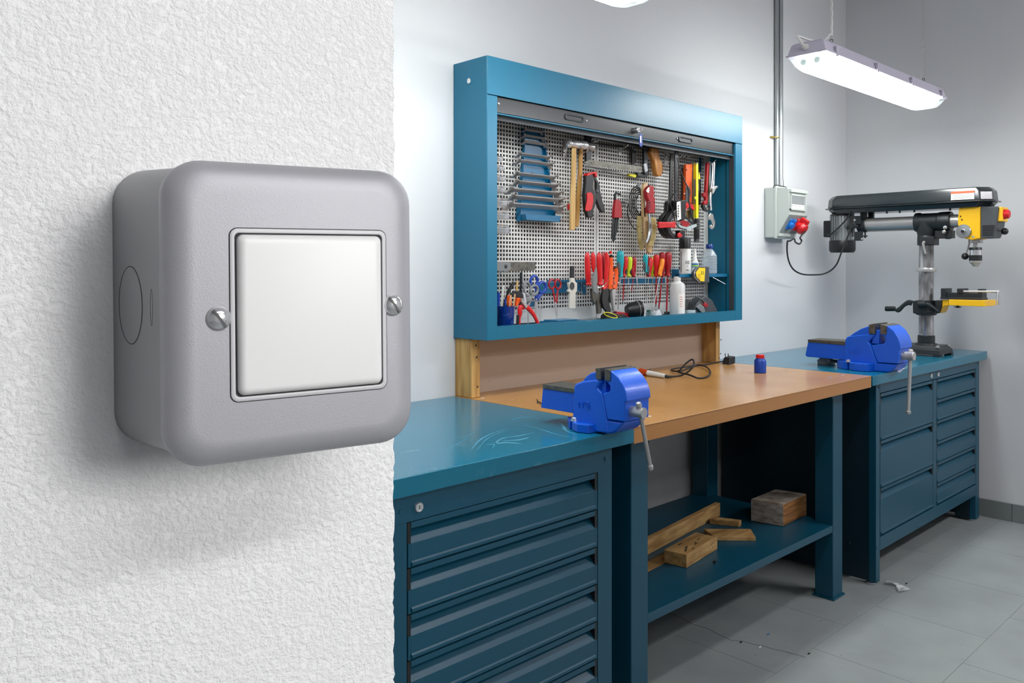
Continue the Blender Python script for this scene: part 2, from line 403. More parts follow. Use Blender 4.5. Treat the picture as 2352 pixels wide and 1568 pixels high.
for (u, v, sa) in ((502, 731, -.95), (902, 700, -.95)):
    a, b = fhit(u, v); a -= hw; b += hh
    r = .0036
    w = MB(); w.lathe([(r*1.12, 0), (r*1.12, -.0003), (r*1.0, -.0005)], (a, yf, b), (0, 1, 0), 28); w.build('screw_seat', ALUD, sb, local=True)
    sc = MB().lathe([(r, 0), (r, -.0006), (r*.93, -.0011), (r*.7, -.0017), (r*.4, -.002), (0, -.0021)], (a, yf, b), (0, 1, 0), 28).build('screw', CHROME, sb, 'chrome slotted screw', local=True, ang=60)
    dx, dz = math.cos(sa)*r*.93, math.sin(sa)*r*.93; qx, qz = -math.sin(sa)*.0004, math.cos(sa)*.0004
    MB().prism([(a-dx-qx, yf-.0022, b-dz-qz), (a+dx-qx, yf-.0022, b+dz-qz), (a+dx+qx, yf-.0022, b+dz+qz), (a-dx+qx, yf-.0022, b-dz+qz)], (0, .0012, 0)).build('slot', DSTEEL, sc, local=True)
# knockout on the left cheek of the housing
def cheek(y, z, out=.0):   # point on the flared left cheek
    t = (y-(yf+.0127))/(SWD-.0127); return Vector((-(hw-.0007+SWF*t)-out, y, z))
_, kz = fhit(310, 700); kz = kz+hh-.002
ky = yf+.0127+(SWD-.0127)*.60; kr = .0140
MB().tube([cheek(ky+kr*math.cos(t)*1.02, kz+kr*math.sin(t)) for t in [i*2*PI/48 for i in range(49)]], .00016, 5, cap=False).build('knockout_ring', SEAM, sb, local=True)
MB().lathe([(kr*.985, 0), (kr*.985, -.00012), (kr*.9, -.00022)], cheek(ky, kz), Vector((1, SWF/(SWD-.0127), 0)), 40).build('knockout', ALUD, sb, local=True, ang=60)
ks = yf+.0127+(SWD-.0127)*.17
MB().tube([cheek(ks+.0012*math.cos(t), kz+.0062*math.sin(t)) for t in [i*2*PI/24 for i in range(25)]], .00012, 5, cap=False).build('slot_mark', SEAM, sb, local=True)

# ================================================================ CEILING LAMPS
def lamp(label, x0, x1, y0, y1, z, lit, chains=True, cablecap=True):
    t = thing('ceiling_lamp', label, 'lamp', ((x0+x1)/2, (y0+y1)/2, z), 'hanging fluorescent batten lamps' if False else None)
    def ring(ix, iy, zz): return [Vector((a, b, zz)) for a, b in ((x0+ix, y0+iy), (x1-ix, y0+iy), (x1-ix, y1-iy), (x0+ix, y1-iy))]
    MB().loft([ring(.002, .002, z+.001), ring(.004, .004, z+.012), ring(.012, .014, z+.045), ring(.02, .022, z+.05)]).build('housing', LAMPG, t, 'grey lamp housing', bev=.004)
    MB().loft([ring(-.003, -.003, z-.004), ring(-.003, -.003, z+.004)]).build('rim', LAMPG, t, bev=.0015)
    ym = (y0+y1)/2; hy = (y1-y0)/2
    def prof(x, s, zs=1.):
        return [Vector((x, ym+hy*s*c, z-.004-.052*zs*q)) for c, q in ((-.97, 0), (-.95, .25), (-.86, .62), (-.68, .9), (-.4, 1.), (.4, 1.), (.68, .9), (.86, .62), (.95, .25), (.97, 0))]
    e = .085
    MB().loft([prof(x0+e, .985, .99), prof(x1-e, .985, .99)]).build('diffuser', lit, t, 'glowing white diffuser', bev=0, ang=60)
    MB().loft([prof(x0+.004, .96, .15), prof(x0+.016, .97, .55), prof(x0+.045, .98, .9), prof(x0+e, .99, 1)], cap=False).build('lens_end', LENS, t, 'clear end of the lamp cover', ang=60)
    MB().loft([prof(x1-.004, .96, .15), prof(x1-.016, .97, .55), prof(x1-.045, .98, .9), prof(x1-e, .99, 1)], cap=False).build('lens_end', LENS, t, 'clear end of the lamp cover', ang=60)
    for xe, sg in ((x0, 1), (x1, -1)):
        for yy in (-.35, .35):
            MB().cyl((xe+sg*.035, ym+hy*yy, z-.024), (xe+sg*(e-.001), ym+hy*yy, z-.024), .0125, 12).build('tube_cap', TUBEC, t)
    n = 4
    for i in range(n):
        xx = x0+.09+(x1-x0-.16)*i/(n-1)
        c = MB(); c.box(xx-.008, xx+.008, y0-.007, y0-.003, z-.010, z+.028); c.box(xx-.008, xx+.008, y0-.008, y0+.003, z-.012, z-.008)
        c.box(xx-.006, xx+.006, y0-.004, y0+.006, z+.022, z+.03)
        c.build('clip', LAMPG, t, bev=.0008)
    if cablecap:
        ga = Vector((x0+.006, ym+.0, z+.025))
        MB().lathe([(.013, 0), (.013, .008), (.010, .010), (.010, .02), (.007, .024)], ga, (-1, 0, 0), 8).build('cable_gland', WHITE, t)
        MB().tube([ga+Vector(q) for q in ((-.02, 0, 0), (-.045, .0, .012), (-.055, .01, .035), (-.02, .015, .04), (.06, -.02, .028), (.09, -.05, .055), (.10, -.055, .13), (.10, -.05, CZ-z-.03))], .005, 6, sm=6).build('cable', WHITE, t)
    for xx in (x0+.105, x1-.235) if chains else ():
        cz = z+.054; m = MB(); i = 0; yc = y0+.026
        MB().tube([(xx, yc+.006*math.cos(a), cz+.004+.006*math.sin(a)) for a in [k*2*PI/12 for k in range(13)]], .0014, 5).build('chain_hook', DSTEEL, t)
        zz = cz+.01
        while zz < CZ-.01:
            L = .0215; w = .0048; a = []
            for k in range(11):
                th = k*2*PI/10; c_, s_ = math.cos(th)*w, math.sin(th)
                zq = zz+L/2+(L/2-w)*(1 if s_ > 0 else -1 if s_ < 0 else 0)+s_*w
                a.append((xx+c_, yc, zq) if i % 2 else (xx, yc+c_, zq))
            m.tube(a, .0011, 4, cap=False); zz += L-.0035; i += 1
        m.build('chain', STEEL, t, 'thin steel suspension chain', kind='stuff')
    return t
lamp('long glowing fluorescent lamp with grey housing hanging on chains beside the drill press', 3.065, 4.375, 1.448, 1.610, 2.172, LIT)
lamp('glowing lamp end peeking in at the top edge above the blue cabinet', .72, 2.03, 1.448, 1.610, 2.172, LIT)
for i, (x, y, z_) in enumerate(((-.35, -1.1, 2.30), (1.45, .55, 2.42), (3.5, -.6, 2.30))):  # unseen lamps added to brighten plaster, right wall and floor
    lamp(('added fill lamp out of frame in the aisle, nearer the switch wall', 'added fill lamp out of frame over the aisle in front of the brown bench', 'added fill lamp out of frame near the right wall')[i], x, x+1.31, y, y+.162, z_, (LITC, LITD, LITB)[i], True, False)

# ================================================================ WORKTOPS, CABINETS, BENCH
def steel_top(name, label, x0, x1):
    t = thing(name, label, 'worktop', ((x0+x1)/2, 1.8, HT-.045))
    MB().box(x0, x1, 1.408, WY-.002, HT-.043, HT).build('top_sheet', TEALTOP, t, bev=.003)
    return t
lt = steel_top('steel_worktop', 'teal steel worktop at the left, scratched, carrying the nearer blue vice', .10, 1.822)
SCR = mat('scratched_paint', (72, 138, 160), .4)
def ribbon(name, pts, w, m_, par, h=.00025):
    P = [gz(q[0], q[1], HT+h) for q in catmull([tuple(q) for q in pts], 5)]; L = []
    for i, p in enumerate(P):
        d = (P[min(i+1, len(P)-1)]-P[max(i-1, 0)]).normalized(); s_ = Vector((-d.y, d.x, 0))*w*math.sin(PI*(i+.4)/len(P))*random.uniform(.6, 1.1)
        L.append([p-s_, p+s_])
    vs = [q for l in L for q in l]; MB().add(vs, [(2*i, 2*i+1, 2*i+3, 2*i+2) for i in range(len(L)-1)]).build(name, m_, par)
for pts, w in (([(1172, 965), (1190, 959.5), (1215, 958), (1240, 963)], .0028), ([(1082, 1034), (1100, 1012), (1130, 995), (1165, 984)], .003), ([(1095, 1036), (1118, 1008), (1160, 990), (1215, 983)], .002), ([(1130, 1030), (1150, 1008), (1195, 1000), (1228, 992)], .004),
               ([(1118, 1022), (1160, 1016), (1200, 1019)], .007), ([(1150, 1012), (1190, 1010), (1215, 1004)], .006), ([(1060, 962), (1085, 957), (1110, 955)], .001), ([(1040, 1010), (1075, 1000), (1100, 985)], .0012), ([(1200, 975), (1240, 985), (1290, 1000), (1330, 1004)], .0025), ([(1275, 966), (1292, 975), (1300, 988), (1322, 998)], .006), ([(1000, 1040), (1050, 1020), (1080, 1000)], .0012)):
    ribbon('scratch', pts, w, SCR, lt)
rt = steel_top('steel_worktop', 'teal steel worktop at the right under the drill press', 3.402, 4.86)
bt = thing('hardboard_worktop', 'brown hardboard worktop between the two teal cabinets', 'worktop', (2.6, 1.8, HT-.048))
MB().box(1.826, 3.396, 1.410, WY-.002, HT-.003, HT).build('surface_sheet', BROWN, bt, bev=.001)
MB().box(1.826, 3.396, 1.412, WY-.002, HT-.047, HT-.003).build('edge_board', BROWNE, bt, 'brown edge band', bev=.001)
for u, v in ((1300, 903), (1108, 914), (1492, 955), (1908, 867), (1936, 861), (1905, 866)):
    p = gz(u, v, HT)
    if p.x > 1.85 and p.x < 3.38: MB().lathe([(.007, 0), (.0065, .0006), (.003, .0006), (.0025, .0001)], p, n=14).build('countersunk_screw', CHROME, bt)

def drawer(parent, x0, x1, zt, h, yf=1.43, label=None):
    d = .028
    g = .010
    prof = [(0, 0), (0, -.013), (.006, -.016), (d, -.018), (.021, -.0235), (.002, -.0445), (0, -.046), (0, -h+.016), (-.0035, -h+.013), (-.004, -h+.007), (-.001, -h+.0035), (.006, -h+.003), (.30, -h+.003), (.30, 0)]
    m = MB(); m.prism([(x0+g, yf+a, zt+b) for a, b in prof], (x1-x0-2*g, 0, 0))
    o = m.build('drawer', TEAL, parent, label, bev=.0006, seg=1)
    for xa, xb in ((x0+.001, x0+g+.0), (x1-g, x1-.001)):
        MB().prism([(xa, yf+.0015, zt), (xa, yf+.0015, zt-.046), (xa, yf+.04, zt-.046), (xa, yf+.04, zt)], (xb-xa, 0, 0)).build('end_cap', BLACK, o)
    for xa, xb in ((x0+.002, x0+g), (x1-g, x1-.002)): MB().box(xa, xb, yf, yf+.3, zt-h+.003, zt-.046).build('drawer_edge', TEAL, o)
    return o
def bolt(u, v, Y, parent, r=.0055):
    p = py(u, v, Y); MB().lathe([(r*1.5, 0), (r*1.4, .001), (r, .0015), (r*.9, .003), (0, .0035)], p, (0, -1, 0), 6+6).build('bolt', TEAL, parent)
YF = 1.43
lc = thing('drawer_cabinet', 'teal steel drawer cabinet at the left with one column of wide drawers', 'cabinet', (1.4, 1.8, 0))
ls0, ls1, lr0, lr1 = .995, 1.062, 1.693, 1.752
ZR = .783
c = MB(); c.box(ls0, ls1, YF, YF+.03, 0.01, .84); c.build('stile', TEAL, lc, bev=.0015)
c = MB(); c.box(lr0, lr1, YF, YF+.03, 0.01, .84); c.build('stile', TEAL, lc, bev=.0015)
MB().box(ls1-.06, lr0, YF-.0012, YF+.03, ZR+.002, .843).build('top_rail', TEAL, lc, bev=.001)
MB().box(lr1-.002, lr1, YF+.03, WY-.03, .02, .845).build('side_panel', TEAL, lc)
MB().box(.96, .962, YF+.03, WY-.03, .02, .845).build('side_panel', TEAL, lc)
MB().box(.962, lr1-.002, WY-.04, WY-.03, .02, .845).build('back_panel', TEALSH, lc)
MB().box(ls1, lr0, YF+.004, YF+.03, .03, ZR-.7).build('bottom_rail', TEAL, lc)
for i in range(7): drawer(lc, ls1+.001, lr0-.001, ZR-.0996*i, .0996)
bolt(1391, 1053.5, YF, lc); bolt(919.5, 1174.5, YF, lc)
p = py(960.5, 1163.5, YF-.0012)
lk = MB().lathe([(.0105, 0), (.0105, .005), (.0095, .0062), (.0075, .0062), (.0072, .0052), (0, .0052)], p, (0, -1, 0), 28).build('lock', CHROME, lc, 'round chrome key lock')
MB().box(p.x-.0008, p.x+.0008, p.y-.0057, p.y-.0045, p.z-.004, p.z+.004).build('keyhole', BLACK, lk)

rc = thing('drawer_cabinet', 'teal steel drawer cabinet at the right, two columns of drawers under the drill press', 'cabinet', (4.1, 1.8, 0))
sL, dL0, dL1, dR0, dR1, sR = 3.487, 3.530, 4.135, 4.185, 4.742, 4.802
RZ = .802
MB().box(sL, dL0-.004, YF, YF+.03, .012, .844).build('stile', TEAL, rc, bev=.0015)
MB().box(dR1+.004, sR, YF, YF+.03, .012, .844).build('stile', TEAL, rc, bev=.0015)
MB().box(dL1+.004, dR0-.004, YF, YF+.03, .19, .80).build('stile', TEAL, rc, bev=.0015)
MB().box(dL0-.004, dR1+.004, YF-.001, YF+.03, RZ+.002, .844).build('top_rail', TEAL, rc, bev=.001)
MB().box(dL0-.004, dR1+.004, YF-.001, YF+.03, .140, .197).build('bottom_rail', TEAL, rc, bev=.001)
for x in (sL, sR-.002): MB().box(x, x+.002, YF+.03, WY-.03, .015, .845).build('side_panel', TEALSH, rc)
MB().box(sR-.06, sR-.002, YF+.03, YF+.10, .012, .14).build('foot_bracket', TEALSH, rc)
MB().box(sL+.002, sR-.002, WY-.04, WY-.03, .12, .845).build('back_panel', TEALSH, rc)
MB().box(sL+.002, sR-.002, YF+.03, WY-.04, .14, .145).build('bottom_panel', TEALSH, rc)
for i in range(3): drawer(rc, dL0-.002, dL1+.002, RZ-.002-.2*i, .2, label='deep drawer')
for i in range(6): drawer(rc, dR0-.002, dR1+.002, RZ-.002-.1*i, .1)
for u, v in ((2137.4, 862.6), (2153.7, 859.3)):
    p = py(u, v, YF-.001); lk = MB().lathe([(.0115, 0), (.0115, .004), (.0105, .006), (.008, .007), (0, .007)], p, (0, -1, 0), 24).build('lock', CHROME, rc, 'round chrome lock')
    MB().box(p.x-.0008, p.x+.0008, p.y-.0075, p.y-.006, p.z-.004, p.z+.004).build('keyhole', BLACK, lk)
for u, v in ((2018.5, 889), (2246.5, 835), (2014, 1258), (2241.5, 1126)): bolt(u, v, YF, rc)
p = sx(1950, 1247, sL); MB().lathe([(.008, 0), (.006, .003), (0, .0035)], p, (-1, 0, 0), 10).build('bolt', TEALSH, rc)
for x in (sL+.022, sR-.025): MB().lathe([(.020, 0), (.020, .006), (.012, .012)], (x, YF+.03, 0), n=16).build('levelling_foot', CHROME, rc)

wb = thing('workbench_frame', 'teal steel bench frame with low shelf under the brown worktop', 'workbench', (2.6, 1.8, 0))
def leg(x0, x1, y0, y1):
    MB().box(x0, x1, y0, y1, .004, HT-.048).build('leg', TEAL, wb, bev=.004)
    MB().box(x0-.008, x1+.008, y0-.008, y1+.008, 0, .007).build('foot_plate', TEAL, wb, bev=.002)
yb1 = 1.909*1.0
leg(1.911, 1.993, 1.488, 1.565); leg(3.214, 3.300, 1.488, 1.565)
leg(1.911, 1.993, 2.070, 2.150); leg(3.214, 3.300, 2.070, 2.150)
MB().box(1.95, 3.26, 1.492, 2.14, .297, .300).build('shelf', TEAL, wb, 'teal steel shelf', bev=.001)
MB().box(1.994, 3.213, 1.490, 1.493, .272, .300).build('shelf_edge', TEAL, wb, bev=.0008)
for x in (1.93, 3.236): MB().box(x, x+.04, 1.566, 2.069, .225, .272).build('side_rail', TEAL, wb, bev=.001)
MB().box(1.994, 3.213, 2.10, 2.12, HT-.12, HT-.048).build('back_rail', TEALSH, wb)
for xa in (1.993, 3.214):
    s = 1 if xa < 2 else -1
    MB().prism([(xa, 1.489, HT-.048), (xa+s*.03, 1.489, HT-.048), (xa, 1.489, HT-.085)], (0, .004, 0)).build('gusset', TEAL, wb)

# ---- timber on the shelf
def board(name, label, corners, z, h, m, cat='wood', bev=.0015, grp=None, tilt=0):
    return MB().prism([(a, b, z) for a, b in corners], (0, 0, h)).build(name, m, label=label, cat=cat, bev=bev, group=grp)
SZ = .3005
def g2(u, v, z=SZ): p = gz(u, v, z); return (p.x, p.y)
def quadp(a, b, c):   # three corners of a block's foot (left, front, right), fourth by symmetry
    A, B, C_ = map(Vector, (g2(*a), g2(*b), g2(*c))); D = A+C_-B; return [tuple(A), tuple(B), tuple(C_), tuple(D)]
q = quadp((1725, 1196), (1799, 1209), (1853, 1183)); hB = .088
bb = thing('timber_block', 'big square weathered timber block on the right of the bench shelf', 'wood', (q[0][0], q[0][1], SZ))
MB().prism([(a, b, SZ) for a, b in q], (0, 0, hB)).build('block', PINEB, bb, bev=.004)
A, B = Vector(q[0]), Vector(q[1]); nn = Vector((B.y-A.y, A.x-B.x)).normalized()*-.0015
if nn.dot(Vector((-1, -.0))) < 0: nn = -nn
MB().prism([(A.x*.995+B.x*.005, A.y*.995+B.y*.005, SZ+.002), (B.x, B.y, SZ+.002), (B.x, B.y, SZ+hB-.002), (A.x*.995+B.x*.005, A.y*.995+B.y*.005, SZ+hB-.002)], (nn.x, nn.y, 0)).build('end_grain', PINEG, bb, 'grey end grain face')
cx_, cy_ = sum(a for a, b in q)/4, sum(b for a, b in q)/4
MB().prism([(cx_+(a-cx_)*.985, cy_+(b-cy_)*.985, SZ+hB-.0005) for a, b in q], (0, 0, .002)).build('top_face', PINEG, bb, bev=.001)
q = quadp((1525, 1292), (1577, 1304.5), (1648, 1261)); h = .046
pb = thing('plank_offcut', 'short pale plank offcut with black ink marks at the front of the shelf', 'wood', (q[0][0], q[0][1], SZ))
MB().prism([(a, b, SZ) for a, b in q], (0, 0, h)).build('block', PINEX, pb, bev=.002)
rr = random.Random(3)
for i in range(9):
    s, t = rr.uniform(.1, .8), rr.uniform(.15, .85); A, B, C_ = Vector(q[0]), Vector(q[1]), Vector(q[2])
    P = A+(C_-B)*s+(B-A)*t; dd = (C_-B).normalized()*rr.uniform(.012, .03); w = (B-A).normalized()*.0025
    MB().prism([tuple(P)+(SZ+h,), tuple(P+dd)+(SZ+h,), tuple(P+dd+w)+(SZ+h,), tuple(P+w*2)+(SZ+h,)], (0, 0, .0004)).build('ink_mark', INK, pb)
for i in range(8):
    B, C_ = Vector(q[1]), Vector(q[2]); P = B+(C_-B)*rr.uniform(.06, .9); z = SZ+rr.uniform(.008, .036)
    MB().lathe([(.0018, 0), (.0018, .0004)], (P.x, P.y, z), (C_-B).to_3d().cross(Vector((0, 0, 1))), 8).build('nail_hole', INK, pb)
board('mitred_batten', 'flat wooden batten with a mitred end behind the marked offcut', [g2(1617, 1222), g2(1641, 1241.5), g2(1736, 1242), g2(1724, 1222)], SZ, .014, PINEX)
board('wood_batten', 'small pale square batten beside the big timber block', [g2(1630, 1203), g2(1697, 1210.5), g2(1703, 1206), g2(1638, 1198)], SZ, .022, PINEX)
def tilted(name, label, a, b, w, h, z0, z1, m):
    A = Vector((*a, z0)); B = Vector((*b, z1)); d = (B-A).normalized(); s = d.cross(Vector((0, 0, 1))).normalized()*w; u = s.cross(d).normalized()*h
    return MB().loft([[A, A+s, A+s+u, A+u], [B, B+s, B+s+u, B+u]]).build(name, m, label=label, cat='wood', bev=.0015)
a = g2(1475, 1275, SZ); b = g2(1642, 1182, SZ)
tilted('long_plank', 'long plank on edge running back along the shelf, topmost behind the others', g2(1470, 1274), g2(1643, 1182), .022, .054, SZ, SZ, PINEX)
tilted('long_plank', 'flat lower plank beside the long one on edge, passing behind the left leg', g2(1478, 1318), g2(1590, 1260), -.055, .030, SZ, SZ, PINEX)
tilted('scrap_board', 'tall scrap board seen between the left cabinet and the bench leg', (1.90, 2.05), (2.40, 2.055), .03, .10, SZ, SZ, PINEX)
tilted('scrap_board', 'low scrap board seen between the left cabinet and the bench leg', (1.865, 1.745), (1.99, 1.70), .05, .028, SZ+.0005, SZ+.0005, PINEX)
MB().lathe([(.004, 0), (.004, .003), (.006, .0035), (.006, .008), (0, .009)], (*g2(1641, 1293), SZ), n=6).build('loose_nut', DSTEEL, label='tiny loose nut lying on the shelf in front of the offcut', cat='nut')

# ---- timber uprights carrying the wall cabinet
xl = py(1041, 860, WY).x
pL = thing('timber_upright', 'left pine upright between worktop and blue wall cabinet', 'wood', (1.85, 2.14, HT))
MB().box(1.831, 1.871, 2.104, WY-.001, HT+.0005, 1.0905).build('post', PINEZ, pL, bev=.002)
pR = thing('timber_upright', 'right pine upright between worktop and blue wall cabinet', 'wood', (3.36, 2.14, HT))
MB().box(3.340, 3.372, 2.105, WY-.001, HT+.0005, 1.0905).build('post', PINEZ, pR, bev=.002)
for P_, pts in ((pL, ((1093, 768+25), (1095, 820), (1097, 888))), (pR, ((1656, 780), (1655, 812), (1652, 822)))):
    for u, v in pts:
        p = py(u, v, 2.104); MB().lathe([(.004, 0), (.003, .0008), (0, .001)], p, (0, -1, 0), 10).build('nail_head', DSTEEL, P_)

sp_ = thing('bounce_tint_panel', 'added beige panel standing in for shaded, bounce-tinted wall between the two pine uprights', 'board', (2.6, WY-.006, HT))  # added panel: its beige puts cabinet shade and worktop bounce on the wall
MB().box(1.872, 3.339, WY-.010, WY-.001, HT+.0005, 1.0905).build('board', specks(mat('wall_bounce_tint', (186, 164, 144), .7, bump=(40, 3, .002, .1)), 70, .76, (80, 66, 56), soft=.02, amount=.8), sp_)  # beige carries the shade and bounce; dark specks are dirt

# ================================================================ WALL CABINET
CX0, CX1, CY, CZ0, CZ1 = 1.823, 3.421, 2.017, 1.091, 2.033
wc = thing('tool_cabinet', 'open blue steel roller-shutter tool cabinet on the wall, full of tools', 'cabinet', ((CX0+CX1)/2, 2.1, CZ0))
MB().box(CX0, CX0+.003, CY, WY-.002, CZ0, CZ1).build('side_panel', TEALHI, wc, bev=.001)
MB().box(CX1-.003, CX1, CY, WY-.002, CZ0, CZ1).build('side_panel', TEALHI, wc, bev=.001)
MB().box(CX0+.003, CX1-.003, CY+.0, WY-.002, CZ1-.003, CZ1).build('top_panel', TEALHI, wc)
MB().box(CX0+.003, CX1-.003, CY+.003, WY-.002, CZ0, CZ0+.003).build('bottom_panel', TEALHI, wc)
MB().box(CX0+.002, CX1-.002, CY-.0015, CY+.0015, 1.906, CZ1).build('header', TEALHI, wc, bev=.001)
MB().box(CX0+.003, CX0+.047, CY, CY+.003, CZ0, 1.904).build('stile', TEALHI, wc, bev=.0006)
MB().box(CX1-.058, CX1-.003, CY, CY+.003, CZ0, 1.904).build('stile', TEALHI, wc, bev=.0006)
MB().box(CX0+.047, CX1-.058, CY, CY+.003, CZ0, 1.133).build('bottom_rail', TEALHI, wc, bev=.0006)
MB().box(CX0+.047, CX1-.058, CY, CY+.012, 1.1335, 1.1365).build('rail_lip', GREY if False else TEALHI, wc)
MB().box(CX0+.047, CX1-.058, CY+.012, WY-.03, 1.118, 1.121).build('cabinet_floor', TEALHI, wc)
MB().box(CX0+.005, CX0+.047, CY+.03, CY+.05, CZ0+.01, 1.90).build('guide', TEALSH, wc)
MB().box(CX1-.062, CX1-.058, CY+.003, WY-.03, 1.121, 1.90).build('inner_wall', TEALHI, wc, bev=.0005)
MB().box(CX1-.064, CX1-.062, CY+.006, CY+.030, 1.121, 1.86).build('shutter_guide', DGREY, wc)
MB().box(CX1-.064, CX1-.062, CY+.045, CY+.048, 1.121, 1.86).build('shutter_guide', TEALSH, wc)
MB().box(CX0+.005, CX1-.06, CY+.02, WY-.03, 1.93, 1.934).build('inner_top', TEALSH, wc)
# shutter bar, half open under the header
sh = MB().box(CX0+.046, CX1-.062, CY+.010, CY+.022, 1.853, 1.935).build('shutter_bar', BLACKG, wc, 'dark grey bottom bar of the rolled shutter', bev=.001)
MB().box(CX0+.046, CX1-.062, CY+.006, CY+.024, 1.846, 1.851).build('bar_lip', TEALHI, sh, bev=.001)
MB().box(CX0+.046, CX1-.062, CY+.024, CY+.028, 1.83, 1.846).build('shutter_slat', DGREY, wc)
SY = CY+.010
for (u0, v0, u1, v1) in ((1297, 268, 1341, 275), (1558, 320, 1590, 324)):
    a = py((u0+u1)/2, (v0+v1)/2, SY); hx = (py(u1, v1, SY).x-py(u0, v0, SY).x)/2; hz = .0115
    def rl(hx, hz, y): return [Vector((a.x+sx_*(hx-hz)+hz*math.sin(t), y, a.z-sg*0+hz*math.cos(t))) for sx_, ts in ((1, 0), (-1, 1)) for sg in (1,) for t in [ts*PI+k*PI/8 for k in range(9)]]
    hd = MB().loft([rl(hx, hz, SY), rl(hx, hz, SY-.004), rl(hx-.003, hz-.002, SY-.005), rl(hx-.006, hz-.005, SY-.004), rl(hx-.007, hz-.006, SY-.0003)], cap=False).build('recessed_handle', DGREY, sh)
    MB().loft([rl(hx-.006, hz-.005, SY-.0002), rl(hx-.006, hz-.005, SY-.0008)]).build('handle_pocket', BLACK, sh)
def screwhead(u, v, Y, par, r=.0055):
    p = py(u, v, Y); MB().lathe([(r, 0), (r*.8, .003), (r*.3, .0042), (0, .0044)], p, (0, -1, 0), 14).build('screw_head', CHROME, par)
for u, v in ((1346.5, 277), (1555, 318), (1145, 238), (1686.5, 344)): screwhead(u, v, SY, wc, .005)
p = sx(1079, 186, CX0); MB().lathe([(.013, 0), (.013, .0006), (.011, .001)], p, (-1, 0, 0), 20).build('bolt_seat', TEALHI, wc)
MB().lathe([(.0095, 0), (.0095, .004), (.006, .0055), (0, .006)], p-Vector((.001, 0, 0)), (-1, 0, 0), 6).build('cabinet_bolt', CHROME, wc, 'chrome bolt on the cabinet side')
p = Vector((CX1, 2.06, 1.31)); hk = MB().tube([p, p+Vector((.012, -.004, .003)), p+Vector((.02, -.006, -.006)), p+Vector((.028, -.006, .004))], .0022, 6, 4).build('side_hook', BLACK, wc)
# lock with key and fob
p = py(1459, 299.5, SY)
lk = MB().lathe([(.011, 0), (.011, .006), (.012, .008), (.012, .016), (.009, .019), (0, .019)], p, (0, -1, 0), 20).build('shutter_lock', CHROME, sh)
kt = thing('key_with_fob', 'small key with a blue tag hanging from the shutter lock', 'key', p+Vector((0, -.02, 0)))
MB().box(p.x-.001, p.x+.001, p.y-.034, p.y-.0195, p.z-.004, p.z+.004).build('key', STEEL, kt)
c0 = py(1469, 303, SY-.03); MB().tube([c0+Vector((.009*math.cos(a), .0, .009*math.sin(a))) for a in [k*PI/6 for k in range(13)]], .0007, 5, cap=False).build('ring', CHROME, kt)
MB().py([(1467.5, 308), (1470.5, 306), (1474, 308), (1475, 330), (1473.5, 337), (1470.5, 337), (1468, 334)], SY-.028, .003).build('tag', BLUEP, kt, 'blue plastic tag', bev=.0008)
MB().py([(1470, 312), (1473, 312), (1473.2, 328), (1470.4, 328)], SY-.0312, .0004).build('tag_insert', LABELW, kt)
# perforated panels: real square holes
PY = 2.160
def perf(x0, x1, z0, z1, nx, nz, pitch, mx, mz0, name='perforated_panel'):
    hole = pitch*.60; t = .0016; m = MB()
    xs = [x0]; xs += [x0+mx+i*pitch+d for i in range(nx) for d in (0, hole)]; xs.append(x1)
    zs = [z0]; zs += [z0+mz0+i*pitch+d for i in range(nz) for d in (0, hole)]; zs.append(z1)
    NX, NZ = len(xs), len(zs)
    vs = [(x, PY, z) for z in zs for x in xs]; nb = len(vs); fs = []
    vs += [(x, PY+t, z) for z in zs for x in xs]
    for j in range(NZ-1):
        for i in range(NX-1):
            a = j*NX+i
            if i % 2 == 1 and j % 2 == 1:
                q = [a, a+1, a+1+NX, a+NX]
                for k in range(4): fs.append((q[k], q[(k+1) % 4], q[(k+1) % 4]+nb, q[k]+nb))
            else: fs.append((a, a+1, a+1+NX, a+NX))
    m.add(vs, fs); o = m.build(name, PEG, wc, 'white steel panel full of small square holes', weld=False, ang=20)
    return o
px1 = 2.548
perf(1.872, px1-.0015, 1.128, 1.900, 44, 46, .01492, .010, .052)
perf(px1+.0015, 3.342, 1.128, 1.900, 51, 46, .01492, .014, .052)
MB().box(1.872, 3.36, PY+.014, PY+.016, 1.12, 1.90).build('back_panel', PEGB, wc)
MB().box(3.343, 3.357, PY+.0, PY+.002, 1.128, 1.90).build('panel_edge', PEG, wc)
for u, v in ((1219, 279), (1386, 310), (1523, 333), (1613, 350)): 
    p = py(u, v, PY); MB().lathe([(.004, 0), (.003, .002)], p, (0, -1, 0), 8).build('panel_screw', DSTEEL, wc)
p = py(1447, 319, SY+.02); MB().lathe([(.008, 0), (.006, .004), (0, .005)], p, (0, -1, 0), 16).build('lock_catch', CHROME, wc)

# ================================================================ POWER BOX, CONDUIT, CABLE
cn = thing('conduit', 'galvanised electric conduit running down the wall to the socket box', 'pipe', (4.05, 2.17, 1.75))
for u, r in ((1784.5, .0105), (1792.5, .0135)):
    p = py(u, 300, WY-r-.004); MB().cyl((p.x, p.y, 1.752), (p.x, p.y, CZ), r, 20).build('pipe', GALV, cn)
p = py(1787, 315, WY-.03)
MB().tube([(p.x-.02+.045*k/8, WY-.004-.028*math.sin(PI*k/8)**.6, p.z) for k in range(9)], .003, 6, flat=1).build('clamp', BRASS, cn)
MB().lathe([(.006, 0), (.006, .008), (.003, .012)], (p.x-.026, WY-.004, p.z), (0, -1, 0), 10).build('clamp_screw', BRASS, cn)
for v in (420, 0): pass
MB().cyl((py(1792.5, 418, WY-.017).x, WY-.0175, 1.758), (py(1792.5, 418, WY-.017).x, WY-.0175, 1.80), .0165, 16).build('coupling', GALV, cn)

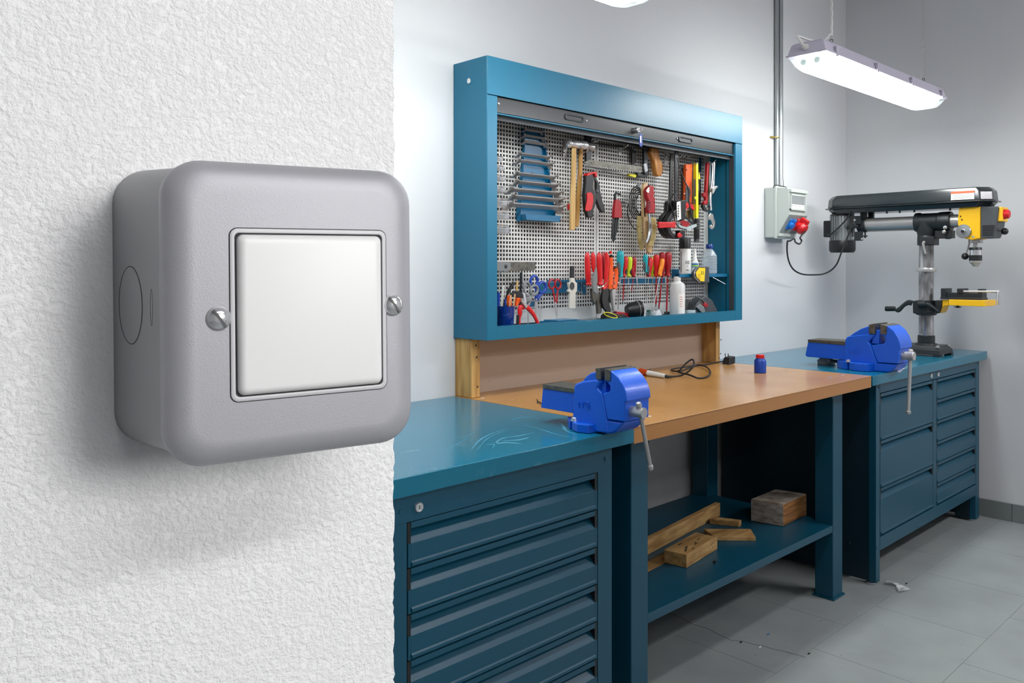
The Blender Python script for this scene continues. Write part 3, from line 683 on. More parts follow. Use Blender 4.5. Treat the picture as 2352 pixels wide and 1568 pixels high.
bx = thing('socket_box', 'light grey power socket box on the wall left of the drill press', 'electrical', (4.05, 2.18, 1.48))
BX0 = 3.931
yl = sx(1779, 500, BX0).y; yh = sx(1812, 450, BX0+.005).y
bx1 = py(1851, 440, yh).x
MB().box(BX0, bx1+.004, yl, WY-.001, 1.489, 1.751).build('back_box', BOXG, bx, bev=.006)
MB().box(BX0-.002, bx1+.006, yl-.010, yl+.004, 1.484, 1.757).build('lid_rim', BOXG, bx, bev=.004)
zt = sx(1812, 440, BX0+.005).z; zc = sx(1815, 493, BX0+.005).z; zb = sx(1790, 532, BX0+.005).z
yb_ = sx(1790, 532, BX0+.005).y
prof = [(yl-.006, 1.748), (yh+.006, 1.742), (yh, zt-.006), (yh, zc), (yb_, zb), (yb_, 1.496), (yl-.006, 1.493)]
MB().prism([(BX0+.006, a, b) for a, b in prof], (bx1-BX0-.006, 0, 0)).build('hood', BOXG, bx, bev=.002)
# breaker window
def bp(u, v, o=0): return py(u, v, yh-o)
wl, wr = bp(1813, 460).x, bp(1848, 460).x; wt, wbt = bp(1830, 447).z, bp(1830, 483).z
MB().box(wl-.002, bx1+.004, yh-.012, yh+.002, bp(1830, 443).z, bp(1830, 436).z).build('drip_edge', BOXG, bx, bev=.001)
w = MB()
for x0, x1, z0, z1 in ((wl, wl+.006, wbt, wt), (wr-.006, wr, wbt, wt), (wl, wr, wt-.008, wt), (wl, wr, wbt, wbt+.006)): w.box(x0, x1, yh-.010, yh+.001, z0, z1)
wf = w.build('window_frame', BOXG, bx, bev=.0008)
MB().box(wl+.006, wr-.006, yh-.001, yh-.0002, wbt+.006, wt-.008).build('breaker_recess', DGREY, wf)
MB().box(wl+.008, wr-.010, yh-.0045, yh-.001, wbt+.008, wbt+.030).build('breaker_plate', WHITE, wf)
for k in range(4):
    x = wl+.012+k*(wr-wl-.03)/3; MB().box(x-.002, x+.003, yh-.008, yh-.0045, wbt+.018, wbt+.026).build('breaker_switch', BLACK if k == 0 else WHITE, wf)
MB().box(wl+.006, wr-.006, yh-.009, yh-.0085, wbt+.006, wt-.008).build('window_pane', TAPEC if False else mat('clear_cover', (220, 225, 225), .05, alpha=.18), wf)
# sloped socket panel
a0 = Vector((0, yh, zc)); b0 = Vector((0, yb_, zb)); sd = (b0-a0).normalized(); sn = Vector((1, 0, 0)).cross(sd).normalized()
if sn.y > 0: sn = -sn
SLp = (b0-a0).length
def sp(x, t, o): return Vector((x, 0, 0))+a0+sd*t+sn*o
MB().loft([[sp(BX0+.004, -.004, .001), sp(bx1+.006, -.004, .001), sp(bx1+.002, SLp+.004, .001), sp(BX0+.006, SLp+.004, .001)],
           [sp(BX0+.004, -.004, .004), sp(bx1+.006, -.004, .004), sp(bx1+.002, SLp+.004, .004), sp(BX0+.006, SLp+.004, .004)]]).build('socket_panel', BOXGD, bx, bev=.0008)
xb_, xr_ = BX0+.062, BX0+.142
bs = MB().loft([[sp(xb_+s*.026, t, .004) for s, t in ((-1, SLp*.22), (1, SLp*.22), (1, SLp*.80), (-1, SLp*.80))], [sp(xb_+s*.024, t, .010) for s, t in ((-1, SLp*.24), (1, SLp*.24), (1, SLp*.78), (-1, SLp*.78))]]).build('blue_socket', SOCKB, bx, 'blue single-phase socket', bev=.002)
MB().lathe([(.021, 0), (.021, .012), (.018, .015), (0, .016)], sp(xb_, SLp*.52, .010), sn, 20).build('socket_flap', SOCKB, bs)
MB().loft([[sp(xb_+s*.012, t, .010) for s, t in ((-1, SLp*.16), (1, SLp*.16), (1, SLp*.32), (-1, SLp*.32))], [sp(xb_+s*.010, t, .026) for s, t in ((-1, SLp*.18), (1, SLp*.18), (1, SLp*.32), (-1, SLp*.32))]]).build('flap_hinge', SOCKB, bs, bev=.001)
rs = MB().loft([[sp(xr_+s*.034, t, .004) for s, t in ((-1, SLp*.14), (1, SLp*.14), (1, SLp*.86), (-1, SLp*.86))], [sp(xr_+s*.030, t, .012) for s, t in ((-1, SLp*.17), (1, SLp*.17), (1, SLp*.83), (-1, SLp*.83))]]).build('red_socket', RED, bx, 'red three-phase socket', bev=.003)
MB().lathe([(.029, 0), (.031, .020), (.034, .022), (.034, .030), (.027, .044), (.020, .046)], sp(xr_, SLp*.54, .010), sn, 24).build('socket_collar', RED, rs)
MB().loft([[sp(xr_+s*.016, t, .010) for s, t in ((-1, SLp*.02), (1, SLp*.02), (1, SLp*.26), (-1, SLp*.26))], [sp(xr_+s*.014, t, .05) for s, t in ((-1, SLp*.05), (1, SLp*.05), (1, SLp*.26), (-1, SLp*.26))]]).build('flap_hinge', RED, rs, bev=.002)
for k in range(4): MB().lathe([(.0035, 0), (.003, .002)], sp(xr_+(.027 if k % 2 else -.027), SLp*(.22 if k < 2 else .8), .012), sn, 8).build('socket_screw', CHROME, rs)
MB().tube([py(u, v, yl-.01) for u, v in ((1776, 431), (1779, 426), (1785, 425), (1793, 427), (1800, 428), (1806, 430))], .0022, 6, 4).build('top_wire', RUBBER, bx)
pc_ = thing('power_cable', 'black power cable looping along the wall from socket box to drill press motor', 'cable', (4.05, 2.0, 1.45))
path = [sp(xr_, SLp*.6, .058)] + [py(u, v, y) for u, v, y in ((1838, 545, 1.96), (1841, 553, 1.96), (1836, 560, 1.96), (1827, 556, 1.99), (1824, 548, 2.01), (1815, 553, 2.02), (1809, 553, 2.04))]
MB().tube(path, .0042, 8, 6).build('plug_lead', RUBBER, pc_)
MB().tube([py(u, v, y) for u, v, y in ((1809, 553, 2.04), (1808, 560, 2.05), (1808, 580, 2.06), (1813, 603, 2.06), (1824, 620, 2.05), (1843, 629.5, 2.05), (1868, 631, 2.03), (1890, 629, 2.0), (1908, 621, 1.97), (1922, 606, 1.94), (1931, 584, 1.92), (1942, 556, 1.90), (1952, 530, 1.88), (1957, 505, 1.87), (1959, 489, 1.86))], .0042, 8, 5).build('cable_run', RUBBER, pc_)

# ================================================================ BENCH VICES
def vice(label, o, s, Xs, W, P, num):
    ox, oy = o; c = lambda q: (ox+q[0]/s, oy+q[1]/s)
    base = sx(*c(P['ref']), Xs)
    t = thing('bench_vice', label, 'vice', (Xs+W/2, base.y, HT))
    def pr(pts, dx, w):
        m = MB().px([c(q) for q in pts], Xs+dx, w); m.v = [(a, b, max(z, HT+.0004)) for a, b, z in m.v]; return m
    sl_ = pr(P['slide'], .012, W-.024).build('slide_bar', VICE, t, 'long blue slide bar', bev=.002)
    pr(P['slidetop'], .009, W-.018).build('slide_plate', GSTEEL, sl_, 'grey ground steel top of the bar', bev=.0008)
    m = pr(P['body'], 0, W); body = m.build('fixed_jaw', VICE, t, bev=.006, seg=3)
    pr(P['upper'], .004, W-.008).build('jaw_horn', VICE, body, bev=.004, seg=3)
    pr(P['cheek'], .004, W-.008).build('front_cheek', VICE, body, bev=.006, seg=3)
    mj = pr(P['moving'], .001, W-.002).build('moving_jaw', VICE, t, bev=.004, seg=3)
    pr(P['ins0'], -.002, W+.004).build('jaw_insert', GSTEEL, body, 'ground steel jaw plate', bev=.001)
    pr(P['ins1'], -.002, W+.004).build('jaw_insert', GSTEEL, mj, 'ground steel jaw plate', bev=.001)
    pr(P['gap'], .012, W-.024).build('throat', VICE, body, bev=.002)
    # flange with bolt slot, both sides
    ff = []
    fl_ = P['flange']
    for sg in (1, -1):
        q = [(Xs+a if sg > 0 else Xs+W-a, b) for a, b in fl_]
        MB().prism([(a, b, HT+.0003) for a, b in q], (0, 0, P['fh'])).build('base_flange', VICE, body, bev=.003, seg=2)
        bx_, by_ = P['bolt']; bx_ = Xs+bx_ if sg > 0 else Xs+W-bx_
        MB().lathe([(.0115, 0), (.0115, .002), (.0085, .002), (.0085, .008), (.007, .010), (0, .010)], (bx_, by_, HT+P['fh']), n=6 if False else 12).build('bolt', CHROME, body, 'steel hold-down bolt')
    xc = Xs+W/2-.022; b0 = sx(*c(P['boss0']), xc); b1 = sx(*c(P['boss1']), xc); r = P['br']/s*mpp(xc, b0.y)
    b1.z = b0.z; b0.y += .01
    MB().lathe([(r*1.02, -.004), (r*1.02, .0), (r*.97, .003), (r*.97, (b1-b0).length-.004), (r, (b1-b0).length-.003), (r*.96, (b1-b0).length), (0, (b1-b0).length)], b0, (0, -1, 0), 28).build('screw_boss', STEEL, mj, 'bright steel screw boss')
    yb = b1.y+r*1.1; h0 = py(*c(P['h0']), yb); h1 = py(*c(P['h1']), yb); d = (h1-h0).normalized()
    hr = P['hr']/s*mpp(xc, yb)
    MB().lathe([(hr, 0), (hr, (h1-h0).length)], h0, d, 14).build('handle_bar', STEEL, mj, 'loose steel tommy bar')
    for p, dd in ((h0, d), (h1, -d)):
        MB().lathe([(hr*.6, -.003), (hr*1.25, -.001), (hr*1.5, .004), (hr*1.5, .009), (hr*1.2, .012), (hr, .0125)], p, dd, 14).build('bar_end', STEEL, mj)
    q = sx(*c(P['txt']), Xs)
    text('number', num, P['ts'], VICE, body, (Xs+.0008, q.y, q.z), (0, -1, 0), (0, 0, 1), .003)
    return t
vice('blue bench vice marked Nº8, on the left teal worktop', (1220, 820), 5.6, 1.68, .105, dict(ref=(700, 985),
  slide=[(148, 402), (560, 460), (540, 722), (125, 650)], slidetop=[(145, 347), (560, 405), (556, 462), (145, 402)],
  body=[(545, 372), (572, 340), (665, 304), (835, 285), (905, 300), (850, 400), (905, 462), (940, 620), (968, 805), (990, 985), (560, 980), (524, 800)],
  upper=[(655, 312), (700, 252), (755, 208), (822, 190), (900, 180), (900, 305)],
  cheek=[(965, 806), (1190, 838), (1160, 890), (1100, 952), (1040, 985), (930, 985)],
  moving=[(1012, 172), (1040, 182), (1120, 262), (1185, 362), (1222, 470), (1230, 575), (1206, 578), (1200, 835), (978, 800), (945, 620), (918, 465), (1012, 440), (1012, 370), (955, 300), (945, 290), (945, 180)],
  ins0=[(826, 145), (897, 135), (897, 288), (832, 280)], ins1=[(944, 150), (1014, 167), (1013, 306), (944, 298)], gap=[(880, 240), (960, 240), (960, 470), (870, 430)],
  flange=[(.03, 1.556), (-.006, 1.515), (.006, 1.507), (.002, 1.498), (-.014, 1.500), (-.026, 1.470), (-.018, 1.438), (.03, 1.425), (.05, 1.425), (.05, 1.556)], fh=.024, bolt=(.001, 1.503),
  boss0=(1262, 690), boss1=(1455, 692), br=70, h0=(1378, 590), h1=(1538, 1440), hr=27, txt=(682, 618), ts=.026), 'Nº8')
vice('blue bench vice marked Nº5, in front of the drill press', (1840, 720), 6.271, 3.55, .13, dict(ref=(700, 850),
  slide=[(98, 408), (640, 452), (620, 664), (85, 622), (60, 600)], slidetop=[(95, 372), (640, 402), (638, 455), (97, 410)],
  body=[(633, 372), (655, 338), (700, 320), (985, 292), (1070, 295), (1005, 372), (968, 412), (1005, 450), (1050, 590), (1098, 708), (1090, 856), (640, 850), (608, 712)],
  upper=[(690, 328), (760, 276), (860, 218), (975, 178), (1062, 160), (1068, 300)],
  cheek=[(1095, 710), (1392, 735), (1350, 790), (1300, 835), (1240, 856), (1040, 856)],
  moving=[(1235, 178), (1262, 188), (1340, 252), (1398, 350), (1428, 440), (1432, 512), (1408, 516), (1400, 725), (1102, 703), (1055, 590), (1008, 455), (1150, 440), (1195, 432), (1216, 372), (1190, 318), (1140, 300), (1138, 190)],
  ins0=[(975, 158), (1062, 142), (1062, 296), (975, 290)], ins1=[(1140, 155), (1234, 176), (1228, 304), (1140, 292)], gap=[(1040, 240), (1150, 240), (1130, 310), (1120, 440), (1020, 430)],
  flange=[(.03, 1.640), (-.012, 1.600), (-.020, 1.572), (-.008, 1.568), (-.012, 1.556), (-.030, 1.558), (-.046, 1.53), (-.04, 1.48), (.02, 1.455), (.06, 1.455), (.06, 1.640)], fh=.034, bolt=(-.022, 1.565),
  boss0=(1432, 600), boss1=(1632, 612), br=64, h0=(1576, 520), h1=(1542, 1440), hr=26, txt=(772, 545), ts=.034), 'Nº5')

# ================================================================ RADIAL DRILL PRESS
c6 = lambda x, y: (1880+x/5.227, 400+y/5.227)
c4 = lambda x, y: (2010+x/7.587, 640+y/7.587)
DX = 4.42
dp = thing('drill_press', 'yellow and black radial drill press with long belt cover, on the right teal worktop', 'drill press', (DX, 1.56, HT))
def dbox(x0, x1, y0, y1, z0, z1, i, j):
    return [[Vector((x0, y0, z0)), Vector((x1, y0, z0)), Vector((x1, y1, z0)), Vector((x0, y1, z0))], [Vector((x0+i, y0+j, z1)), Vector((x1-i, y0+j, z1)), Vector((x1-i, y1-j, z1)), Vector((x0+i, y1-j, z1))]]
MB().loft(dbox(4.342, 4.525, 1.466, 1.80, HT+.010, HT+.034, .004, .004)+dbox(4.350, 4.517, 1.474, 1.79, HT+.036, HT+.052, .012, .012)).build('base', BLACKC, dp, 'black cast base', bev=.003)
for x0, x1 in ((4.342, 4.372), (4.495, 4.525)):
    for y0, y1 in ((1.466, 1.50), (1.76, 1.80)): MB().box(x0, x1, y0, y1, HT+.0002, HT+.012).build('base_foot', BLACKC, dp)
for x, y in ((4.362, 1.487), (4.505, 1.487), (4.362, 1.77)):
    MB().lathe([(.012, 0), (.012, .003), (.008, .003), (.008, .011), (0, .012)], (x, y, HT+.045), n=6).build('base_bolt', STEEL, dp)
cy = 1.56
MB().lathe([(.052, 0), (.050, .008), (.040, .010), (.040, .046), (.037, .049)], (DX, cy, HT+.052), n=32).build('column_socket', BLACKC, dp)
MB().lathe([(.0345, 0), (.0345, .50)], (DX, cy, HT+.095), n=40).build('column', BRONZE, dp, 'worn steel column')
zr = sx(2132, 619.5, DX).z
MB().lathe([(.046, -.010), (.047, -.008), (.047, .008), (.046, .010)], (DX, cy, zr), n=32).build('column_ring', STEEL, dp)
rk = MB()
z = HT+.11
while z < zr-.012:
    rk.box(DX-.036-.006, DX-.030, cy+.010, cy+.022, z, z+.0025); z += .005
rk.build('column_rack', BRONZE, dp, kind='stuff')
# upper knuckle
r1 = 22*mpp(DX, 1.5)
k0 = sx(*c6(1172, 580), DX); k1 = sx(*c6(1600, 560), DX); zt_ = k0.z
MB().lathe([(r1*1.0, 0), (r1*1.02, .006), (r1*1.02, .022), (r1*.93, .026), (r1*.93, .11), (r1*1.0, .114), (r1*1.02, k0.y-k1.y-.006), (r1*.98, k0.y-k1.y)], (DX, k0.y, zt_), (0, -1, 0), 36).build('arm_collar', BLACKC, dp, bev=.001)
zcb = sx(2132, 563, DX).z; 
MB().lathe([(.042, 0), (.042, .045), (.040, .048), (.046, .075), (.046, .12)], (DX, cy, zcb), n=32).build('column_collar', BLACKC, dp)
MB().box(DX-.046, DX+.030, cy-.052, cy+.006, zcb, zcb+.042).build('clamp_block', BLACKC, dp, bev=.004)
p0 = sx(*c6(1265, 820), DX-.05); p1 = sx(*c6(1285, 955), DX-.055)
MB().tube([p0, p0+Vector((-.012, 0, -.002)), p1], [.009, .006, .005], 8).build('clamp_lever', STEEL, dp)
for q in ((1512, 640), (1500, 690)):
    p = sx(*c6(*q), DX-.05); MB().lathe([(.010, 0), (.010, .006), (.006, .007), (.006, .016), (0, .017)], p+Vector((.012, 0, 0)), (-1, 0, 0), 6).build('lock_bolt', STEEL, dp)
p = sx(*c6(1540, 715), DX); MB().lathe([(.024, 0), (.026, .01), (.018, .022), (.010, .026)], p+Vector((.02, 0, 0)), (0, 0, -1), 14).build('feed_knob', BLACK, dp)
MB().box(DX-.02, DX+.03, p.y-.03, p.y+.05, zt_-.085, zt_-.045).build('pinion_housing', BLACKC, dp, bev=.003)
# arm tube
ya = sx(*c6(555, 600), DX).y; yh0 = sx(*c6(1680, 560), DX).y
MB().cyl((DX, ya, zt_), (DX, yh0-.03, zt_), .0325, 36).build('arm_tube', STEEL, dp, 'polished steel arm tube')
rk = MB(); y = k0.y+.005
while y < ya-.01: rk.box(DX-.006, DX+.006, y, y+.0025, zt_-.040, zt_-.030); y += .005
rk.box(DX-.006, DX+.006, k0.y, ya, zt_-.036, zt_-.030); rk.build('arm_rack', STEEL, dp, kind='stuff')
# belt cover
yA, yB = 2.068, 1.232; zf = 1.652
def oct_(x0, x1, y0, y1, z, c): return [Vector(q+(z,)) for q in ((x0+c, y0), (x1-c, y0), (x1, y0+c), (x1, y1-c), (x1-c, y1), (x0+c, y1), (x0, y1-c), (x0, y0+c))]
MB().loft([oct_(4.332, 4.505, yB+.01, yA-.01, zf+.003, .045), oct_(4.336, 4.500, yB+.014, yA-.014, zf+.050, .045), oct_(4.350, 4.486, yB+.034, yA-.034, zf+.070, .04)]).build('belt_cover', BLACKG, dp, 'glossy dark belt cover', bev=.006, seg=3)
MB().loft([oct_(4.322, 4.515, yB, yA, zf-.003, .05), oct_(4.322, 4.515, yB, yA, zf+.003, .05)]).build('cover_flange', BLACKG, dp, bev=.001)
MB().loft([oct_(4.345, 4.495, yB+.03, yA-.03, zf-.028, .05), oct_(4.333, 4.505, yB+.012, yA-.012, zf-.003, .045)]).build('cover_tray', BLACKG, dp, bev=.004)
for u in (820, 975, 1580, 1150):
    p = sx(*c6(u, 400), 4.37); MB().lathe([(.005, 0), (.005, -.010)], (4.37, p.y, zf-.028), n=8).build('tray_bolt', DSTEEL, dp)
def onside(q, x): p = sx(*c6(*q), x); return p
a = onside((1592, 190), 4.333); b = onside((1872, 290), 4.333)
def strip(z0, z1, y0, y1, off): return [(4.334+(z-zf-.003)*.09-off, y, z) for y, z in ((y0, z0), (y1, z0), (y1, z1), (y0, z1))]
MB().prism(strip(zf+.010, zf+.040, a.y, b.y, .0055), (.0015, 0, 0)).build('warning_label', LABELW, dp, 'white warning label')
MB().prism(strip(zf+.040, zf+.051, a.y, b.y, .0057), (.0015, 0, 0)).build('label_header', LABELO, dp, 'orange label header')
for k in range(5): MB().prism(strip(zf+.015+.005*k, zf+.0163+.005*k, a.y-.008, b.y+.01+.008*(k % 2), .0062), (.001, 0, 0)).build('label_line', GREY, dp)
# motor
mc = sx(*c6(285, 640), DX); mr = .058
ztop = sx(*c6(280, 505), DX).z; zm0 = sx(*c6(280, 800), DX).z; zm1 = sx(*c6(280, 945), DX).z
MB().lathe([(mr*.96, zm0-mc.z), (mr*.96, ztop-mc.z)], (DX, mc.y, mc.z), n=32).build('motor_body', GREY, dp)
for k in range(26):
    a_ = k*2*PI/26; d = Vector((math.cos(a_), math.sin(a_), 0)); s_ = Vector((-d.y, d.x, 0))*.0018; o = Vector((DX, mc.y, zm0))
    MB().prism([o+d*mr*.95-s_, o+d*(mr+.006)-s_, o+d*(mr+.006)+s_, o+d*mr*.95+s_], (0, 0, ztop-zm0)).build('cooling_fin', GALV, dp, None if k else 'light grey cooling fin')
MB().lathe([(mr+.008, 0), (mr+.010, -.006), (mr+.010, zm1-zm0+.014), (mr+.002, zm1-zm0)], (DX, mc.y, zm0+.002), n=32).build('fan_cover', BLACK, dp, bev=.002)
MB().lathe([(mr+.004, 0), (mr+.004, .010), (.03, .014), (.02, zf-.028-ztop)], (DX, mc.y, ztop), n=32).build('motor_cap', BLACK, dp)
p0 = sx(*c6(70, 560), DX-.03); p1 = sx(*c6(150, 755), DX-.03)
MB().box(DX-.045, DX+.02, p1.y-.01, p0.y, p1.z, p0.z).build('capacitor_box', BLACK, dp, bev=.006, seg=3)
q0 = sx(*c6(430, 500), DX-.055); q1 = sx(*c6(530, 820), DX-.055)
MB().box(DX-.055, DX-.048, q1.y, q0.y, q1.z+.01, sx(*c6(430, 690), DX-.055).z).build('motor_bracket', BLACKC, dp, bev=.001)
MB().box(DX-.055, DX-.048, q1.y+.01, q0.y, sx(*c6(430, 600), DX-.055).z, q0.z).build('motor_bracket', BLACKC, dp, bev=.001)
for q in ((437, 550), (418, 765), (525, 775)):
    p = sx(*c6(*q), DX-.055); MB().lathe([(.007, 0), (.006, .004), (0, .005)], p, (-1, 0, 0), 8).build('bracket_bolt', CHROME, dp)
MB().cyl((DX, ya+.03, zt_), (DX, ya-.012, zt_), .042, 28).build('arm_end_collar', BLACKC, dp, bev=.001)
MB().box(DX-.03, DX-.012, ya-.02, ya+.012, zt_+.03, zf-.02).build('cover_post', BLACKC, dp, bev=.001)
MB().box(DX+.012, DX+.03, ya-.04, ya-.012, zt_+.02, zf-.02).build('cover_post', BLACKC, dp, bev=.001)
MB().tube([Vector((DX-.045, ya+.012, zt_-.01)), Vector((DX-.045, ya+.075, zt_-.012))], .010, 8).build('tension_rod', BLACKC, dp)
p = sx(*c6(560, 720), DX); MB().lathe([(.004, 0), (.004, .018), (.012, .019), (.012, .025), (.005, .026), (.005, .032)], (DX, p.y, zt_-.040), (0, 0, -1), 10).build('wing_bolt', BLACK, dp)
MB().tube([sx(*c6(105, 728), DX-.05)]+[sx(*c6(*q), DX-.085) for q in ((150, 720), (230, 650), (300, 580), (350, 520), (385, 462))], .004, 8, 5).build('motor_lead', RUBBER, dp)
# head
hY0 = sx(*c6(1685, 560), DX-.06).y; hY1 = sx(*c6(1945, 560), DX-.06).y
pts = [(1688, 395), (1945, 380), (1945, 768), (1840, 790), (1740, 770), (1700, 720), (1672, 600), (1672, 520)]
MB().px([c6(*q) for q in pts], DX-.06, .12).build('head_casting', YELLOW, dp, 'yellow cast drill head', bev=.004, seg=3)
pts = [(1947, 385), (2150, 385), (2165, 400), (2140, 610), (2115, 710), (2090, 762), (1947, 768)]
fc = MB().px([c6(*q) for q in pts], DX-.062, .124).build('front_casing', DGREY, dp, 'dark front casing with grooves', bev=.004, seg=2)
for k in range(7):
    v = 618+k*19; a = sx(*c6(1965, v), DX-.0635); b = sx(*c6(2115-k*4, v-3), DX-.0635)
    MB().box(DX-.0650, DX-.062, b.y, a.y, a.z-.0012, a.z+.0012).build('groove', BLACK, fc)
p = sx(*c6(2148, 480), DX-.055)
MB().box(DX-.055, DX+.03, p.y-.022, p.y, p.z-.034, p.z+.034).build('switch_plate', YELLOW, dp, 'yellow switch box', bev=.003)
rb = Vector((DX-.028, p.y-.022, p.z)); MB().lathe([(.024, 0), (.022, .008), (.020, .020), (.014, .024), (0, .025)], rb, (0, -1, 0), 20).build('stop_button', RED, dp, 'red stop button')
p = sx(*c6(1745, 685), DX-.06); dr = 16*mpp(DX-.06, p.y)
dd = MB().lathe([(dr, -.002), (dr, .008), (dr*.95, .010), (dr*.35, .011), (dr*.33, .016), (dr*.15, .017), (0, .017)], p, (-1, 0, 0), 32).build('depth_dial', GALV, dp, 'silver depth dial')
MB().lathe([(dr*.22, 0), (dr*.2, .006), (0, .006)], p+Vector((-.017, 0, 0)), (-1, 0, 0), 8).build('dial_nut', BLACK, dd)
for q, m_ in (((1858, 750), CHROME), ((1705, 505), BLACK), ((1722, 545), BLACK)):
    p_ = sx(*c6(*q), DX-.061); MB().lathe([(.006 if m_ is CHROME else .0035, 0), (.005 if m_ is CHROME else .003, .002), (0, .0022)], p_, (-1, 0, 0), 12).build('head_screw', m_, dp)
qy = sx(*c6(1885, 810), DX).y
z0 = sx(*c6(1885, 785), DX).z
def zz(v): return sx(*c6(1885, v), DX).z
MB().lathe([(.032, 0), (.032, z0-zz(825))], (DX, qy, zz(825)), n=28).build('quill_collar', STEEL, dp)
MB().lathe([(.0095, 0), (.0095, zz(825)-zz(880))], (DX, qy, zz(880)), n=20).build('spindle', STEEL, dp)
R_ = .0285
MB().lathe([(R_*.93, 0), (R_, -.003), (R_, zz(908)-zz(878))], (DX, qy, zz(878)), n=28).build('chuck_ring', BLACK, dp)
MB().lathe([(R_*.90, 0), (R_*.90, zz(970)-zz(908))], (DX, qy, zz(908)), n=28).build('chuck_body', CHROME, dp, 'chrome drill chuck')
MB().lathe([(R_, 0), (R_, zz(1038)-zz(972))], (DX, qy, zz(972)), n=28).build('chuck_sleeve', BLACK, dp)
MB().lathe([(R_*.97, 0), (R_*.95, -.008), (R_*.5, zz(1095)-zz(1040)), (R_*.45, zz(1112)-zz(1040))], (DX, qy, zz(1040)), n=28).build('chuck_nose', STEEL, dp)
for a, b in (((1815, 815), (1760, 985)), ((2100, 690), (2235, 685))):
    pa = sx(*c6(*a), DX+.0); pb = sx(*c6(*b), DX+.0)
    MB().tube([pa, pb], .0045, 8).build('feed_handle', STEEL, dp)
    MB().ball(pb, .0165, 16, 10).build('handle_knob', BLACK, dp, 'black ball knob')
# table bracket
zb0 = sx(*c4(920, 630), DX).z; zb1 = sx(*c4(920, 378), DX).z
MB().lathe([(.046, 0), (.048, .004), (.048, .02), (.045, .024), (.045, zb1-zb0)], (DX, cy, zb0), n=32).build('table_collar', BLACKC, dp)
MB().px([c4(*q) for q in ((650, 385), (760, 375), (900, 380), (900, 620), (780, 630), (655, 600))], DX-.045, .07).build('clamp_housing', BLACKC, dp, bev=.004)
MB().px([c4(*q) for q in ((1040, 372), (1165, 372), (1160, 500), (1120, 590), (1075, 605), (1040, 600))], DX-.05, .09).build('bracket_arm', BLACKC, dp, bev=.006, seg=3)
MB().tube([sx(*c4(760, 445), DX-.055), sx(*c4(890, 440), DX-.055)], .017, 14).build('clamp_boss', BLACKC, dp)
MB().tube([sx(*c4(890, 450), DX-.065), sx(*c4(960, 462), DX-.07), sx(*c4(1100, 560), DX-.075)], [.010, .009, .006], 8, 4).build('clamp_handle', BLACK, dp)
ck = MB().tube([sx(*c4(*q), DX-.03) for q in ((640, 425), (580, 415), (500, 460), (410, 545), (370, 530))], [.014, .013, .010, .012, .012], 8, 4, flat=.6).build('crank_arm', BLACKC, dp)
MB().tube([sx(*c4(350, 522), DX-.03), sx(*c4(180, 522), DX-.03)], [.0125, .0135], 14).build('crank_grip', BLACK, dp, bev=.003)
MB().px([c4(*q) for q in ((1165, 370), (1282, 362), (1275, 462), (1190, 475), (1180, 520), (1140, 590), (1120, 600), (1155, 500))], DX-.04, .08).build('table_neck', YELLOW, dp, bev=.002)
t0, t1 = sx(*c4(1280, 362), DX-.07), sx(*c4(1970, 462), DX-.07)
zt1 = t0.z; zt0 = sx(*c4(1530, 472), DX-.08).z
MB().prism([(a, b, zt0) for a, b in ((DX-.085, t0.y-.075), (DX-.07, t0.y), (DX+.06, t0.y), (DX+.08, t0.y-.05), (DX+.08, t1.y+.01), (DX-.085, t1.y+.01))], (0, 0, zt1-zt0)).build('drill_table', YELLOW, dp, 'yellow work table', bev=.002)
p = sx(*c4(1440, 480), DX-.05); MB().lathe([(.006, .01), (.006, 0), (.016, -.001), (.016, -.004), (.008, -.007), (0, -.009)], p, (0, 0, 1), 12).build('table_bolt', DSTEEL, dp)
dv = thing('drill_vice', 'small black drill vice clamped on the yellow table of the drill press', 'vice', (DX, p.y, zt1))
zv = zt1+.0004; V = lambda q: sx(*c4(*q), DX-.03)
yv0, yv1 = V((1160, 340)).y, V((1872, 340)).y
MB().box(DX-.05, DX+.05, yv1, yv0, zv, zv+.010).build('vice_base', BLACKC, dv, bev=.001)
MB().box(DX-.035, DX+.035, yv1, V((1250, 240)).y, zv+.008, V((1250, 240)).z).build('vice_bed', BLACKC, dv, bev=.001)
ztp = V((1200, 165)).z
MB().box(DX-.045, DX+.045, V((1250, 200)).y, yv0, zv+.006, ztp).build('fixed_jaw', BLACKC, dv, bev=.003)
MB().box(DX-.045, DX+.045, V((1540, 200)).y, V((1442, 200)).y, V((1250, 240)).z-.001, V((1442, 168)).z).build('sliding_jaw', BLACKC, dv, bev=.003)
MB().box(DX-.03, DX+.03, V((1872, 200)).y, V((1785, 200)).y, V((1250, 240)).z-.001, V((1830, 178)).z).build('end_block', BLACKC, dv, bev=.003)
MB().cyl(V((1540, 222)), V((2165, 225)), .0052, 12).build('vice_screw', STEEL, dv)
MB().tube([V((2150, 225)), V((2152, 260)), V((2148, 455))], [.006, .0075, .0075], 10).build('vice_crank', CHROME, dv)

# ================================================================ THINGS ON THE WORKTOPS
p = gz(1746, 856, HT)
bb = thing('paint_bottle', 'small blue bottle with red cap on the brown worktop', 'bottle', p)
k = mpp(p.x, p.y); h = lambda v: (856-v)*k*1.0
MB().lathe([(12.5*k, 0), (13.3*k, .002), (13.3*k, h(829)), (12*k, h(826)), (9.5*k, h(823)), (9.3*k, h(822))], p+Vector((0, 0, .0003)), n=32).build('bottle_body', BLUEP, bb, bev=.001)
MB().lathe([(9.6*k, 0), (9.8*k, .001), (9.4*k, h(814.5)-h(822)-.001), (8.6*k, h(814.5)-h(822))], p+Vector((0, 0, h(822)+.0006)), n=24).build('cap', RED, bb, 'red screw cap')
si = thing('soldering_iron', 'soldering iron with orange and white handle on the brown worktop, black lead', 'tool', gz(1500, 864, HT))
c5 = lambda x, y: (1200+x/4.356, 760+y/4.356)
